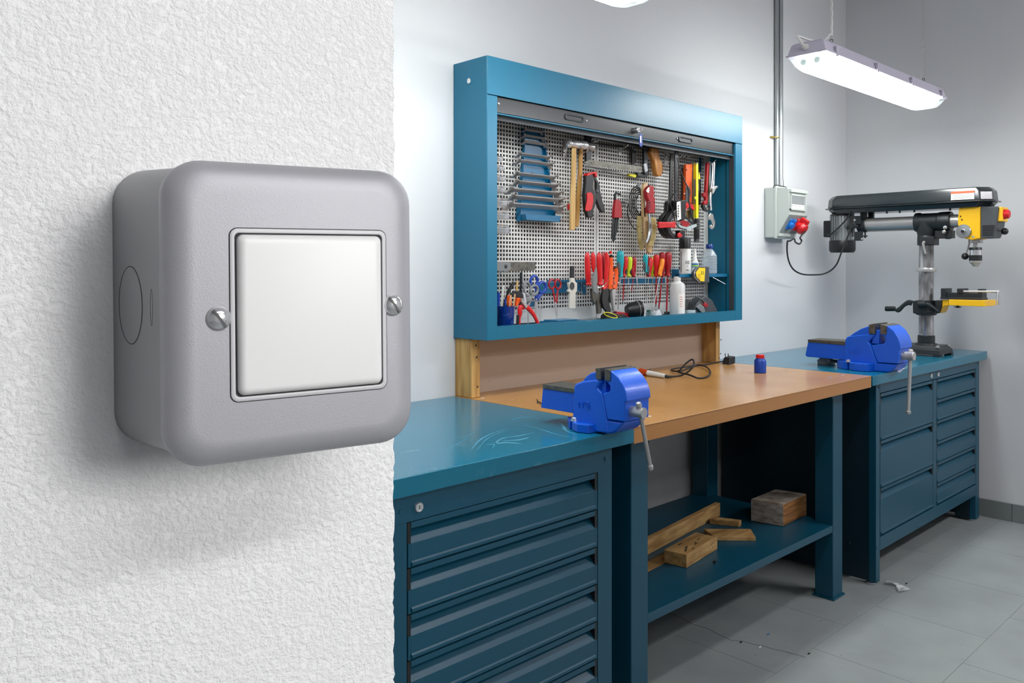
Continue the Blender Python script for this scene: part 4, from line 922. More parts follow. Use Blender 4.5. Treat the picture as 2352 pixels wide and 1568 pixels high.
def on(q, h):
    p = gz(*c5(*q), HT+h); p.y = min(p.y, 2.088); return p
MB().tube([on((1110, 372), .014), on((1165, 398), .014)], [.0025, .004], 8).build('tip', DSTEEL, si)
MB().tube([on((1165, 400), .014), on((1180, 403), .014), on((1255, 420), .012)], [.011, .0135, .012], 16).build('collar', mat('orange_red_grip', (196, 70, 28), .4), si, 'orange-red grip')
MB().tube([on((1256, 420), .012), on((1430, 452), .009)], [.0115, .0085], 16).build('handle', WHITE, si, 'white handle')
MB().tube([on((1430, 452), .009), on((1452, 456), .008), on((1500, 455), .005)], [.0072, .0065, .004], 10).build('strain_relief', RUBBER, si)
loop = [(1500, 455, .004), (1580, 445, .004), (1660, 405, .02), (1715, 340, .045), (1700, 285, .06), (1640, 320, .045), (1560, 400, .012), (1490, 385, .006), (1490, 345, .006), (1560, 320, .006), (1650, 345, .006), (1760, 340, .008), (1840, 360, .01), (1880, 410, .008), (1850, 455, .005), (1760, 470, .005), (1660, 435, .012), (1560, 410, .008), (1600, 395, .006), (1720, 350, .006), (1830, 335, .006), (1900, 305, .006), (1990, 300, .006), (2010, 300, .012)]
MB().tube([on(q[:2], q[2]) for q in loop], .0036, 7, 6).build('lead', RUBBER, si, 'tangled black lead')
pl_ = on((2068, 296), .0165)
MB().loft([[pl_+Vector(q) for q in ((-.03, -.02, -.014), (.02, -.02, -.014), (.02, .02, -.014), (-.03, .02, -.014))], [pl_+Vector(q) for q in ((-.02, -.016, .016), (.026, -.018, .02), (.026, .018, .02), (-.02, .016, .016))]]).build('plug', RUBBER, si, 'black mains plug', bev=.004)
for s in (-.008, .008): MB().cyl(pl_+Vector((-.018, s, .017)), pl_+Vector((-.022, s, .034)), .002, 8).build('plug_pin', DSTEEL, si)
c2 = lambda x, y: (1840+x/6.271, 720+y/6.271)
gr = gz(*c2(400, 715), HT)
a = gz(*c2(240, 700), HT+.008); b = gz(*c2(400, 700), HT+.010); d_ = gz(*c2(590, 715), HT+.008)
rg = MB().tube([a, a*.7+b*.3, b, b*.5+d_*.5], [.012, .022, .026, .014], 14, 5, flat=.7)
for i, q in enumerate(rg.v): rg.v[i] = (q[0]+random.uniform(-.002, .002), q[1]+random.uniform(-.002, .002), max(q[2]+random.uniform(-.0015, .0015), HT+.0004))
rg.build('folded_rag', RAG, label='grey folded rag behind the blue vice on the right worktop', cat='cloth')
e = gz(*c2(400, 680), HT+.025); f_ = gz(*c2(580, 690), HT+.022)
MB().tube([e, f_], [.008, .008], 10).build('grease_tube', DGREY, label='dark rolled tube on top of the grey rag beside the right vice', cat='tube', bev=.002)
q = [gz(*c2(*z_), HT+.001) for z_ in ((1385, 840), (1410, 775), (1440, 745), (1450, 790), (1490, 790), (1475, 830), (1430, 845))]
MB().prism([(v.x, v.y, HT+.0004+.010*(i % 2)) for i, v in enumerate(q)], (0, 0, .0012)).build('paper_scrap', RAG if False else LABELW, label='torn paper scrap under the front of the right blue vice', cat='paper')
w = [gz(*c5(*q), HT+.003) for q in ((145, 685), (155, 700), (150, 715), (170, 708), (185, 722), (200, 728))]
MB().tube(w, .0018, 5, 3).build('wire_scrap', RUBBER, label='short bent black wire beside the left vice slide bar', cat='wire')

# crumbs and plastic on the floor
for i, (u, v, m_, l) in enumerate(((1702, 1475, INK, 'tiny black shaving on the floor below the bench, nearest the long crack'), (1858, 1501, INK, 'tiny black crumb on the sunlit grey floor tile'.replace('sunlit', 'lighter')), (1746, 1486, LABELW, 'tiny white crumb on the floor beside the black shaving'), (1765, 1457, LABELB, 'tiny blue plastic crumb on the shadowed floor'), (2082, 1340, INK, 'tiny black crumb beside the clear film on the floor'))):
    p = gz(u, v, 0); s = .006
    MB().prism([(p.x+s*a, p.y+s*.6*b, .0003) for a, b in ((-1.4, -.3), (-.2, -.8), (1.3, -.2), (.9, .6), (-.6, .8))], (0, 0, .002)).build('floor_crumb', m_, label=l, cat='debris')
p = gz(2062, 1350, 0); rr = random.Random(5); m = MB()
for k in range(7):
    a_ = rr.uniform(0, 6.28); r0 = rr.uniform(.01, .04); c_ = (p.x+r0*math.cos(a_), p.y+r0*math.sin(a_))
    m.add([(c_[0]+rr.uniform(-.03, .03), c_[1]+rr.uniform(-.03, .03), .0005+rr.uniform(0, .018)) for _ in range(4)], [(0, 1, 2), (0, 2, 3), (1, 3, 2)])
m.build('clear_film', BAGCLEAR, label='crumpled scrap of clear film on the floor by the right cabinet leg', cat='debris', weld=False)
# hairline crack in the floor paint
pts = [(1530, 1405), (1560, 1417), (1590, 1432), (1625, 1444), (1655, 1458), (1680, 1470), (1705, 1472), (1730, 1478), (1758, 1484), (1775, 1490), (1810, 1497), (1850, 1508)]
m = MB()
ps = [gz(u, v+random.uniform(-1, 1), .0002) for u, v in pts]
for a, b in zip(ps, ps[1:]):
    d = (b-a).normalized(); s = Vector((-d.y, d.x, 0))*.0011; m.prism([a-s, b-s, b+s, a+s], (0, 0, .0001))
m.build('floor_crack', SEAM, fl)

# ================================================================ TOOLS IN THE WALL CABINET
TY = 2.125
def T(name, label, cat, uv, Y=TY, group=None): return thing(name, label, cat, py(uv[0], uv[1], Y), group)
def m_at(u, v, Y): p = py(u, v, Y); return mpp(p.x, p.y)
d1 = lambda x, y: (1120+x/6.03, 220+y/6.03)
d2 = lambda x, y: (1120+x/4.356, 420+y/4.356)
d3 = lambda x, y: (1400+x/6.534, 260+y/6.534)
d4 = lambda x, y: (1400+x/5.6, 480+y/5.6)
d5 = lambda x, y: (1130+x/8.711, 590+y/8.711)
d6 = lambda x, y: (1490+x/7.127, 340+y/7.127)
d7 = lambda x, y: (1340+x/8.71, 560+y/8.71)
d8 = lambda x, y: (1280+x/7.129, 280+y/7.129)
d9 = lambda x, y: (1560+x/4.9, 340+y/4.9)
def lathe_px(name, m, par, u, v0, prof, Y, n=24, label=None, bev=0):
    """turned shape: prof = [(radius px, v)], standing on the plane Y"""
    k = m_at(u, v0, Y); p = py(u, v0, Y)
    return MB().lathe([(r*k, (v0-v)*k) for r, v in prof], p, n=n).build(name, m, par, label, bev=bev)
# --- tubular box spanners at the left edge
ordn = ['topmost', 'second from top', 'third from top', 'fourth from top', 'fifth from top', 'second lowest', 'lowest']
for i, (v, r, u) in enumerate(((364.5, 6.5, 1153), (387, 7, 1155), (410.5, 7.5, 1157), (436, 8, 1158), (466, 9, 1161), (496, 9.5, 1166), (528, 10.5, 1166))):
    p = py(u, v, 2.10); k = mpp(p.x, p.y)
    t = thing('box_spanner', 'chrome tubular box spanner at the left cabinet edge, %s of seven' % ordn[i], 'spanner', p, 'box spanners hung at the left')
    L = p.x-1.885
    MB().lathe([(r*k*.72, 0), (r*k*.72, L*.45), (r*k, L*.5), (r*k*1.02, L-.004), (r*k*.9, L)], (1.885, p.y, p.z), (1, 0, 0), 6).build('hex_head', CHROME, t, bev=.001)
    MB().lathe([(r*k*.62, 0), (r*k*.62, .003)], (p.x+.0003, p.y, p.z), (1, 0, 0), 12).build('socket_mouth', DSTEEL, t)
    MB().tube([(1.93, PY-.001, p.z-r*k*.2), (1.93, 2.09, p.z-r*k*1.05), (1.93, 2.085, p.z-r*k*.6)], .002, 5).build('hook', DSTEEL, t)
# --- blue wrench rack and ten double open-ended wrenches
wr = T('wrench_rack', 'tall blue stepped wrench rack at the upper left of the perforated panel', 'rack', (1225, 510), PY)
MB().py([(1199, 296), (1247, 300), (1252, 350), (1262, 420), (1270, 500), (1266, 510), (1187, 505), (1184, 498), (1192, 420), (1199, 350)], PY-.002, .004).build('back_plate', RACKB, wr, bev=.001)
rowsW = [(301, 1200, 1253), (315, 1198, 1258), (329, 1198, 1263), (358, 1185, 1269), (374, 1183, 1274), (404, 1177, 1282), (423, 1177, 1287), (441, 1164, 1294), (457, 1167, 1299), (475, 1161, 1300)]
for sgn, xs_ in ((-1, (1201, 1186)), (1, (1247, 1268))):
    a = [(xs_[0], 297), (xs_[0]+(xs_[1]-xs_[0])*.05, 340), (xs_[1], 508)]
    P = [py(u, v, PY-.006) for u, v in a]; 
    pts = [P[0], P[1], P[2]]
    MB().loft([[q, q+Vector((0, -.004-.016*(i/2), 0)), q+Vector((.0025, -.004-.016*(i/2), 0)), q+Vector((.0025, 0, 0))] for i, q in enumerate(pts)]).build('side_cheek', RACKB, wr)
MB().py([(1187, 493), (1268, 497), (1266, 511), (1189, 506)], PY-.006, .045).build('bottom_lip', RACKB, wr, bev=.001)
for q in ((1222, 326), (1222, 398), (1221, 503)): 
    p = py(*q, PY-.006); MB().lathe([(.004, 0), (.004, .001)], p, (0, -1, 0), 10).build('rack_slot', BLACK, wr)
def cshape(cx, cz, R, gap, depth, a0, n=14):   # open jaw outline
    out = []
    for i in range(n+1):
        a = a0+gap+(2*PI-2*gap)*i/n; out.append((cx+R*math.cos(a), cz+R*math.sin(a)))
    dx, dz = math.cos(a0), math.sin(a0); w = R*math.sin(gap)*.86
    out.append((cx+dx*(R-depth)+dz*w*-1*-1*0-dz*-w*0+(-dz)*(-w), cz+dz*(R-depth)+dx*(-w)))
    out.append((cx+dx*(R-depth)+(-dz)*w, cz+dz*(R-depth)+dx*w))
    return out
rank = ['smallest', 'second smallest', 'third smallest', 'fourth smallest', 'fifth smallest', 'fifth largest', 'fourth largest', 'third largest', 'second largest', 'largest']
for i, (v, ul, ur) in enumerate(rowsW):
    Yw = PY-.020-.0025*i; a = py(ul+3, v-1, Yw); b = py(ur-3, v+2, Yw); zc_ = (a.z+b.z)/2; hd = .0115+.0014*i; half = (b.x-a.x)/2; cx_ = (a.x+b.x)/2
    t = thing('open_ended_wrench', 'steel double open-ended wrench, %s of the ten in the blue rack' % rank[i], 'wrench', (cx_, Yw, zc_), 'wrenches in the blue rack')
    tl = math.radians(52); A = Vector((1, 0, 0)); B = Vector((0, -math.sin(tl), math.cos(tl)))*-1; Nn = A.cross(B)*(.0035+.0003*i)
    O = Vector((cx_, Yw, zc_))
    P3_ = lambda L: [O+A*x+B*z for x, z in L]
    sw_ = hd*.42; ww = half-hd*.6
    m = MB(); m.prism(P3_([(-ww, -sw_), (ww, -sw_), (ww, sw_), (-ww, sw_)]), Nn); m.build('shank', STEEL, t, bev=.0006)
    MB().prism(P3_(cshape(-half+hd*.4, hd*.25, hd, .72, hd*1.05, PI+.26)), Nn).build('jaw', STEEL, t, bev=.0005)
    MB().prism(P3_(cshape(half-hd*.4, hd*.25, hd*1.08, .72, hd*1.1, -.26)), Nn).build('jaw', STEEL, t, bev=.0005)
# --- hammers
for i, (lab, pts, hp) in enumerate((('ball-pein hammer with the paler and longer wooden handle', [(1318, 341, 7), (1317, 400, 7.4), (1315, 470, 8), (1314, 528, 8.6)], (1304, 330, 1345, 334)),
                                    ('ball-pein hammer with the darker shorter handle, right of its pair', [(1334, 343, 6), (1332, 400, 6.6), (1327, 470, 7.4), (1323, 520, 8)], (1324, 329, 1361, 339)))):
    Yh = 2.085+.03*i; t = T('hammer', lab, 'hammer', (pts[0][0], 345), Yh, 'hammers on the panel')
    MB().ptube(pts, Yh, 8, 3, .7).build('handle', (HANDLE2 if False else HANDLE) if i == 0 else wood('hammer_handle_dark', (196, 152, 78), (160, 112, 50), (5, 5, .4)), t, 'wooden handle', bev=.001)
    a = py(hp[0], hp[1], Yh); b = py(hp[2], hp[3], Yh); L = (b-a).length; k = .016
    MB().lathe([(0, -.004), (k*.7, 0), (k*.95, .008), (k*.9, .014), (k*.6, .020), (k*.75, .028), (k*.95, L*.45), (k*.95, L*.62), (k*.75, L*.7), (k*1.0, L*.8), (k*1.05, L-.003), (k*.9, L), (0, L)], a, b-a, 20).build('head', CHROME if i == 0 else STEEL, t, 'steel hammer head')
hb = T('hammer_hook', 'steel double hook bracket holding the two hammers', 'hook', (1300, 350), PY)
MB().py([(1293, 322), (1300, 322), (1300, 362), (1293, 362)], PY-.001, .002).build('plate', STEEL, hb)
MB().tube([py(1296, 350, PY-.002), py(1300, 348, 2.10), py(1300, 346, 2.06), py(1302, 338, 2.05)], .0025, 6, 3).build('prong', CHROME, hb)
MB().tube([py(1320, 350, PY-.002), py(1345, 349, 2.09), py(1350, 344, 2.06), py(1352, 338, 2.05)], .0025, 6, 3).build('prong', CHROME, hb)
# --- black saw frame with broad blade, wooden handle
hs_ = T('hacksaw', 'hacksaw with black frame, broad steel blade and wooden handle', 'saw', (1420, 390))
fr = MB(); fr.py([d8(*q) for q in ((435, 120), (540, 135), (545, 190), (1180, 330), (1400, 390), (1470, 420), (1465, 480), (1400, 440), (1180, 385), (540, 250), (525, 300), (520, 690), (440, 690))], TY, .012)
fr.build('frame', BLACK, hs_, bev=.002)
MB().py([d8(*q) for q in ((1385, 400), (1440, 420), (1465, 800), (1440, 860), (1400, 850))], TY+.002, .010).build('frame_leg', BLACKC, hs_, bev=.002)
MB().py([d8(*q) for q in ((430, 660), (535, 618), (1383, 730), (1380, 822), (530, 718))], TY-.012, .0015).build('blade', GSTEEL, hs_, 'broad toothed steel blade')
tm = MB()
for i in range(46):
    u = 535+i*18.2; v0 = 718+i*2.26; q = [d8(u, v0-2), d8(u+9, v0+9), d8(u+18, v0)]; tm.py(q, TY-.0122, .0012)
tm.build('teeth', STEEL, hs_, kind='stuff')
for q in ((560, 672), (1355, 776)):
    p = py(*d8(*q), TY-.0136); MB().lathe([(.003, 0), (.003, .001)], p, (0, -1, 0), 8).build('blade_pin', BLACK, hs_)
MB().py([d8(*q) for q in ((1455, 420), (1590, 440), (1590, 500), (1600, 590), (1645, 680), (1658, 760), (1655, 840), (1630, 895), (1580, 903), (1550, 870), (1535, 780), (1510, 660), (1470, 560), (1445, 500))], TY+.004, .026).build('handle', HANDLE2, hs_, 'curved wooden handle', bev=.007, seg=3)
hs2 = T('hacksaw', 'second hacksaw behind, slim blade and black grip with yellow collar', 'saw', (1440, 395), TY+.022)
MB().py([d8(*q) for q in ((530, 330), (1010, 395), (1180, 420), (1260, 480), (1270, 650), (1240, 690), (1205, 690), (1200, 480), (1170, 460), (1000, 425), (530, 350))], TY+.024, .008).build('frame', BLACK, hs2, bev=.002)
MB().py([d8(*q) for q in ((430, 690), (640, 735), (1165, 850), (1160, 870), (900, 828), (640, 775), (430, 715))], TY+.020, .0015).build('blade', STEEL, hs2)
MB().py([d8(*q) for q in ((1150, 850), (1250, 860), (1270, 885), (1240, 912), (1150, 880))], TY+.018, .012).build('collar', LEMON, hs2, 'yellow collar', bev=.001)
MB().py([d8(*q) for q in ((1255, 835), (1340, 820), (1450, 815), (1455, 850), (1420, 900), (1330, 915), (1265, 900))], TY+.018, .018).build('grip', BLACK, hs2, bev=.003)
MB().py([d8(*q) for q in ((1400, 690), (1440, 680), (1470, 800), (1420, 830))], TY-.006, .006).build('tension_bracket', GALV, hs_, bev=.001)
def hook(label, pts, Y0=2.13, plate=None):
    t = T('panel_hook', label, 'hook', pts[0], PY)
    P = [py(u, v, y) for u, v, y in ((pts[0][0], pts[0][1], PY), (pts[0][0]+1, pts[0][1]+1, (PY+2.09)/2), (pts[1][0], pts[1][1], 2.085), (pts[2][0], pts[2][1], 2.075))]
    MB().tube(P, .0022, 6, 4).build('prong', CHROME, t)
    if plate: MB().py([(plate[0], plate[1]), (plate[2], plate[1]), (plate[2], plate[3]), (plate[0], plate[3])], PY-.0005, .0018).build('plate', STEEL, t, bev=.0003)
hook('curved steel hook above the hacksaw frame, left one', [(1353, 323), (1365, 326), (1376, 319)])
hook('curved steel hook above the hacksaw frame, right one', [(1420, 338), (1434, 339), (1443, 331)], plate=(1420, 338, 1426, 357))
hook('hook with small plate left of the black bar clamps', [(1526, 350), (1528, 362), (1532, 360)], plate=(1526, 349, 1532, 381))
for i, du in enumerate((0, 7, 16)): hook('steel hook above the orange knife, %s of three' % ('leftmost', 'middle', 'rightmost')[i], [(1556+du, 362), (1562+du, 361), (1568+du, 355)])
hook('steel hook over the yellow spirit level', [(1592, 380), (1597, 379), (1602, 373)])
hook('steel hook at the right edge of the panel holding the wrenches', [(1626, 375), (1637, 374), (1644, 367)])
# --- spring clamp
sc_ = T('spring_clamp', 'black spring clamp with red pads right of the hammers', 'clamp', (1358, 500), 2.10)
YS = 2.10
MB().py([d8(*q) for q in ((415, 880), (530, 855), (545, 960), (530, 1080), (560, 1150), (590, 1260), (570, 1380), (540, 1450), (530, 1568), (450, 1568), (410, 1400), (395, 1200), (415, 1000))], YS, .018).build('lower_jaw', BLACK, sc_, bev=.004, seg=3)
MB().py([d8(*q) for q in ((545, 920), (590, 900), (650, 1010), (665, 1130), (700, 1290), (748, 1440), (735, 1478), (690, 1482), (650, 1420), (590, 1260), (560, 1180), (600, 1120), (600, 1010))], YS+.016, .014).build('upper_jaw', BLACK, sc_, bev=.004, seg=3)
MB().py([d8(*q) for q in ((415, 880), (440, 845), (560, 818), (585, 822), (590, 910), (565, 900), (545, 850), (430, 892))], YS-.001, .021).build('jaw_pad', RED, sc_, 'red jaw pad', bev=.002)
MB().py([d8(*q) for q in ((470, 1165), (540, 1150), (575, 1200), (580, 1300), (560, 1400), (540, 1450), (470, 1465), (448, 1440), (475, 1280), (475, 1220))], YS-.017, .005).build('grip_pad', RED, sc_, 'red grip pad', bev=.002)
p = py(*d8(622, 1140), YS); MB().lathe([(.008, .0), (.008, .012), (.005, .014), (0, .014)], p, (0, -1, 0), 16).build('pivot', DGREY, sc_)
MB().py([d8(*q) for q in ((545, 960), (562, 900), (580, 1010), (570, 1100), (600, 1180), (580, 1190), (550, 1090))], YS-.004, .010).build('spring', GSTEEL, sc_)
MB().py([d2(*q) for q in ((790, 215), (806, 205), (808, 270), (795, 268))], 2.13, .01).build('red_tool_end', RED, label='small red tool end peeking out left of the hammer handles', cat='tool', bev=.002)
# --- hex key set
hk_ = T('hex_key_set', 'set of black hex keys in a red holder, centre of the panel', 'tool', (1412, 554), 2.11)
YK = 2.11
MB().py([d8(*q) for q in ((920, 1270), (970, 1270), (1010, 1340), (1020, 1568), (1018, 1570), (890, 1570), (900, 1400))], YK, .014).build('holder', DRED, hk_, bev=.002)
MB().ptube([(*d8(945, 1275), 3), (*d8(948, 1200), 3), (*d8(972, 1162), 3), (*d8(1030, 1185), 3)], YK-.006, 8, 3).build('largest_key', BLACKC, hk_)
for i, (y, l) in enumerate(((1310, 1110), (1335, 1125), (1372, 1120), (1415, 1050), (1440, 1045))):
    MB().ptube([(*d8(985, y-10), 1.6), (*d8(l, y), 1.5)], YK-.004, 6, 1).build('hex_key', DSTEEL, hk_)
for i in range(6):
    x0 = 45+i*14; x1 = 25+i*14; MB().ptube([(*d4(x0, 112), 1.7), (*d4(x1, (390, 415, 420, 400, 330, 300)[i]), 1.6)], YK-.003-.004*(i % 2), 6, 1).build('hex_key', BLACKC, hk_)
# --- coiled cable
cc = T('cable_coil', 'loosely coiled black cable beside the wire brushes', 'cable', (1460, 520), 2.12)
for i in range(5):
    e_ = 17-i*2.4; f_ = 37-i*3.6; c_ = (1462+i*1.6, 466+i*.6)
    MB().ptube([(c_[0]+e_*math.cos(a), c_[1]+f_*math.sin(a), 1.25, .004*math.sin(a*2)-.004*i) for a in [k*2*PI/16 for k in range(17)]], 2.13, 6, 2).build('loop', RUBBER, cc)
MB().ptube([(1443, 468, 1.1), (1442, 490, 1.1), (1446, 508, 1.1), (1456, 524, 1.1), (1470, 532, 1.1)], 2.12, 6, 4).build('loose_end', RUBBER, cc)
MB().py([(1461, 424), (1467, 424), (1467, 434), (1461, 434)], 2.15, .01).build('cable_plug', GREY, cc, bev=.001)
# --- wire brushes
def bristles(m, poly_l, Y, n, length, seed, dirx, r=.0004):
    rr = random.Random(seed)
    for i in range(n):
        t = rr.random(); k_ = t*(len(poly_l)-1); j = min(int(k_), len(poly_l)-2); f = k_-j
        u = poly_l[j][0]*(1-f)+poly_l[j+1][0]*f; v = poly_l[j][1]*(1-f)+poly_l[j+1][1]*f
        y = Y+rr.uniform(-.008, .008); a = py(u, v, y); L = length*rr.uniform(.8, 1.05)
        b = a+Vector((dirx*L, rr.uniform(-.004, .004), rr.uniform(-.003, .003)))
        m.add([a+Vector((0, 0, r)), a-Vector((0, 0, r)), b-Vector((0, 0, r)), b+Vector((0, 0, r))], [(0, 1, 2, 3)])
        m.add([a+Vector((0, r, 0)), a-Vector((0, r, 0)), b-Vector((0, r, 0)), b+Vector((0, r, 0))], [(0, 1, 2, 3)])
    return m
b1 = T('wire_brush', 'wire brush with long pale wooden back', 'brush', (1486, 582), 2.11)
MB().py([d8(*q) for q in ((1385, 1010), (1430, 990), (1440, 1030), (1415, 1100), (1400, 1300), (1410, 1568), (1370, 1568), (1362, 1300), (1362, 1100))]+[], 2.112, .014).build('back', PALEW, b1, bev=.003)
MB().py([d4(*q) for q in ((405, -20), (455, -20), (480, 150), (500, 330), (522, 470), (525, 540), (505, 575), (470, 560), (440, 450), (415, 250))], 2.112, .014).build('grip', PALEW, b1, bev=.003)
bristles(MB(), [d4(415, 95), d4(410, 250), d4(425, 400), d4(445, 520)], 2.105, 1300, .030, 1, -1).build('bristles', BRIS, b1, kind='stuff', weld=False)
b2 = T('wire_brush', 'wire brush with dark red plastic handle and curved metal back', 'brush', (1486, 560), 2.085)
MB().py([d3(*q) for q in ((520, 1120), (560, 1085), (605, 1090), (622, 1130), (612, 1170), (628, 1200), (610, 1240), (635, 1290), (622, 1340), (640, 1400), (625, 1450), (640, 1495), (600, 1510), (530, 1500), (525, 1450), (545, 1350), (505, 1250), (497, 1170))], 2.085, .020).build('handle', DRED, b2, bev=.005, seg=3)
MB().py([d3(*q) for q in ((545, 1160), (580, 1110), (600, 1120), (590, 1195), (560, 1185))], 2.0645, .001).build('handle_opening', WHITE, b2)
for i in range(4): MB().py([d3(*q) for q in ((565, 1320+i*36), (615, 1318+i*36), (615, 1340+i*36), (565, 1342+i*36))], 2.0648, .002).build('handle_rib', mat('deep_red', (110, 12, 20), .5) if i == 0 else bpy.data.materials['deep_red'], b2)
MB().ptube([(*d4(505, 55), 4.2), (*d4(515, 150), 4.2), (*d4(520, 280), 4.2), (*d4(500, 370), 4), (*d4(470, 435), 3)], 2.075, 8, 4, .6).build('metal_back', GALV, b2, 'curved metal brush back')
bristles(MB(), [d4(530, 110), d4(545, 200), d4(545, 300), d4(520, 400), d4(490, 480)], 2.08, 1700, .030, 2, 1).build('bristles', BRIS, b2, kind='stuff', weld=False)
# --- bar clamps
for i, (lab, bar, dy) in enumerate((('black quick-grip bar clamp hanging behind, left bar', [(345, 95), (385, 95), (370, 870), (315, 870)], .03), ('black quick-grip bar clamp in front, with red pad and white label', [(440, 0), (485, 10), (470, 100), (465, 700), (455, 870), (412, 870), (415, 100)], 0))):
    t = T('bar_clamp', lab, 'clamp', (1530, 545), 2.12-(.03-dy)); Yc = 2.10-.03+dy
    MB().py([d6(*q) for q in bar], Yc, .006).build('bar', BLACKC if i else DSTEEL, t, bev=.001)
    if i == 0:
        MB().py([d6(*q) for q in ((245, 890), (270, 865), (410, 865), (400, 1000), (300, 1120), (220, 1240), (210, 1330), (260, 1420), (330, 1480), (260, 1485), (190, 1430), (140, 1330), (130, 1180), (180, 1100), (240, 1040))], Yc, .022).build('clamp_body', BLACK, t, bev=.004, seg=3)
    else:
        MB().py([d6(*q) for q in ((400, 870), (530, 850), (540, 900), (530, 1170), (460, 1200), (420, 1080), (330, 1130), (290, 1220), (290, 1330), (330, 1400), (420, 1440), (520, 1400), (520, 1460), (420, 1490), (330, 1485), (250, 1400), (220, 1300), (230, 1180), (290, 1080), (380, 1000))], Yc-.002, .024).build('clamp_body', BLACK, t, bev=.004, seg=3)
        MB().py([d6(*q) for q in ((455, 885), (518, 870), (528, 1160), (465, 1190))], Yc-.0265, .0012).build('side_label', LABELW, t, 'white side label', bev=.0005)
        for k in range(5): MB().py([d6(*q) for q in ((478, 935+k*42), (492, 932+k*42), (492, 960+k*42), (478, 963+k*42))], Yc-.0278, .0004).build('label_mark', INK, t)
        MB().py([d6(*q) for q in ((135, 1208), (320, 1212), (412, 1205), (412, 1305), (320, 1300), (145, 1310))], Yc-.027, .010).build('red_band', RED, t, 'wide red band', bev=.002)
        for k in range(6): MB().py([d6(*q) for q in ((150+k*42, 1252), (175+k*42, 1252), (175+k*42, 1258), (150+k*42, 1258))], Yc-.0372, .0003).build('band_mark', INK, t)
        MB().py([d6(*q) for q in ((430, 1350), (490, 1340), (520, 1390), (515, 1480), (440, 1475))], Yc-.004, .024).build('jaw_end', BLACK, t, bev=.003)
        MB().py([d6(*q) for q in ((458, 1400), (490, 1378), (530, 1430), (525, 1450), (480, 1470), (455, 1450))], Yc-.029, .008).build('red_tip', RED, t, 'red pointed tip', bev=.003)
MB().ptube([(*d6(465, 150), 2.2), (*d6(520, 350), 1.8), (*d6(600, 560), 2.2), (*d6(660, 700), 5), (*d6(655, 850), 3), (*d6(690, 1020), 2.5), (*d6(735, 1200), 3.5)], 2.045, 8, 4, .4).build('hanging_strap', BLACK, label='thin black strap hanging across the orange knife and clamps', cat='strap')
MB().ptube([(*d6(470, 690), 1.6), (*d6(380, 800), 1.8), (*d6(350, 900), 1.6), (*d6(370, 960), 1.2), (*d6(410, 1080), 1.2), (*d6(430, 1200), 1.2), (*d6(500, 1300), 1.2), (*d6(620, 1335), 1.2)], 2.042, 6, 4).build('black_cord', RUBBER, label='black cord looping over the bar clamp bodies', cat='cord')
# --- goggles-like clear safety glasses hanging with red frame
gg = T('safety_glasses', 'clear safety glasses with black and red frame behind the bar clamps', 'glasses', (1580, 520), 2.09)
MB().py([d6(*q) for q in ((540, 905), (640, 900), (700, 920), (725, 1010), (700, 1015), (640, 960), (545, 1045), (535, 1020), (600, 960), (540, 945))], 2.10, .01).build('frame_arm', RED, gg, bev=.002)
MB().ptube([(*d6(540, 1110), 3), (*d6(620, 1140), 3), (*d6(690, 1210), 3), (*d6(735, 1240), 2.5)], 2.08, 8, 3, .5).build('black_arm', BLACK, gg)
MB().py([d6(*q) for q in ((470, 1240), (560, 1290), (640, 1290), (700, 1260), (770, 1240), (780, 1280), (700, 1320), (640, 1350), (560, 1330), (490, 1300))], 2.075, .004).build('lens', TAPEC, gg, 'clear lens', bev=.001)
MB().py([d6(*q) for q in ((500, 1180), (540, 1160), (680, 1240), (620, 1290), (540, 1270))], 2.085, .002).build('inner_lens', DRED, gg)
# --- orange knife / level / bars
ok = T('orange_knife', 'long orange utility knife with black blade edge hanging right of the clamps', 'knife', (1576, 470), 2.11)
MB().py([d9(*q) for q in ((45, 185), (120, 180), (112, 330), (112, 620), (32, 620), (40, 400))], 2.115, .016).build('handle', ORANGE, ok, bev=.003)
MB().py([d9(*q) for q in ((22, 230), (44, 215), (40, 420), (30, 600), (15, 590))], 2.12, .006).build('blade_edge', DSTEEL, ok)
p = py(*d9(82, 245), 2.098); MB().lathe([(.0035, 0), (.0035, .002), (0, .002)], p, (0, -1, 0), 14).build('rivet', BLACK, ok)
p = py(*d9(55, 515), 2.098); MB().lathe([(.004, 0), (.003, .003), (0, .004)], p, (0, -1, 0), 12).build('screw', CHROME, ok)
MB().py([d9(*q) for q in ((72, 440), (112, 430), (112, 610), (70, 612))], 2.098, .003).build('cover', DGREY, ok, bev=.001)
t = T('metal_bar', 'plain dull metal bar hanging left of the yellow spirit level', 'bar', (1587, 500), 2.12)
MB().py([d9(*q) for q in ((115, 165), (158, 168), (158, 790), (112, 790))], 2.12, .006).build('bar', GSTEEL, t, bev=.001)
MB().py([d9(*q) for q in ((80, 700), (115, 700), (112, 800), (78, 800))], 2.135, .006).build('wood_stick', HANDLE, label='short wooden stick end below the orange knife', cat='stick')
lv = T('spirit_level', 'narrow yellow and black spirit level hanging in the panel', 'level', (1596, 502), 2.10)
MB().py([d9(*q) for q in ((158, 172), (180, 172), (182, 790), (158, 790))], 2.10, .016).build('body', LEMON, lv, bev=.001)
MB().py([d9(*q) for q in ((164, 350), (182, 350), (180, 630), (164, 630))], 2.0836, .001).build('black_section', BLACK, lv)
MB().py([d9(*q) for q in ((182, 180), (198, 250), (196, 700), (182, 780))], 2.105, .010).build('black_edge', BLACK, lv, bev=.001)
MB().py([d9(*q) for q in ((170, 545), (186, 545), (186, 575), (170, 575))], 2.082, .002).build('vial', LIME, lv, 'green vial')
lv2 = T('utility_knife', 'yellow and black snap-off knife hanging right of the spirit level', 'knife', (1602, 470), 2.12)
MB().py([d9(*q) for q in ((200, 270), (212, 300), (218, 350), (198, 352))], 2.12, .01).build('top_end', LEMON, lv2, bev=.001)
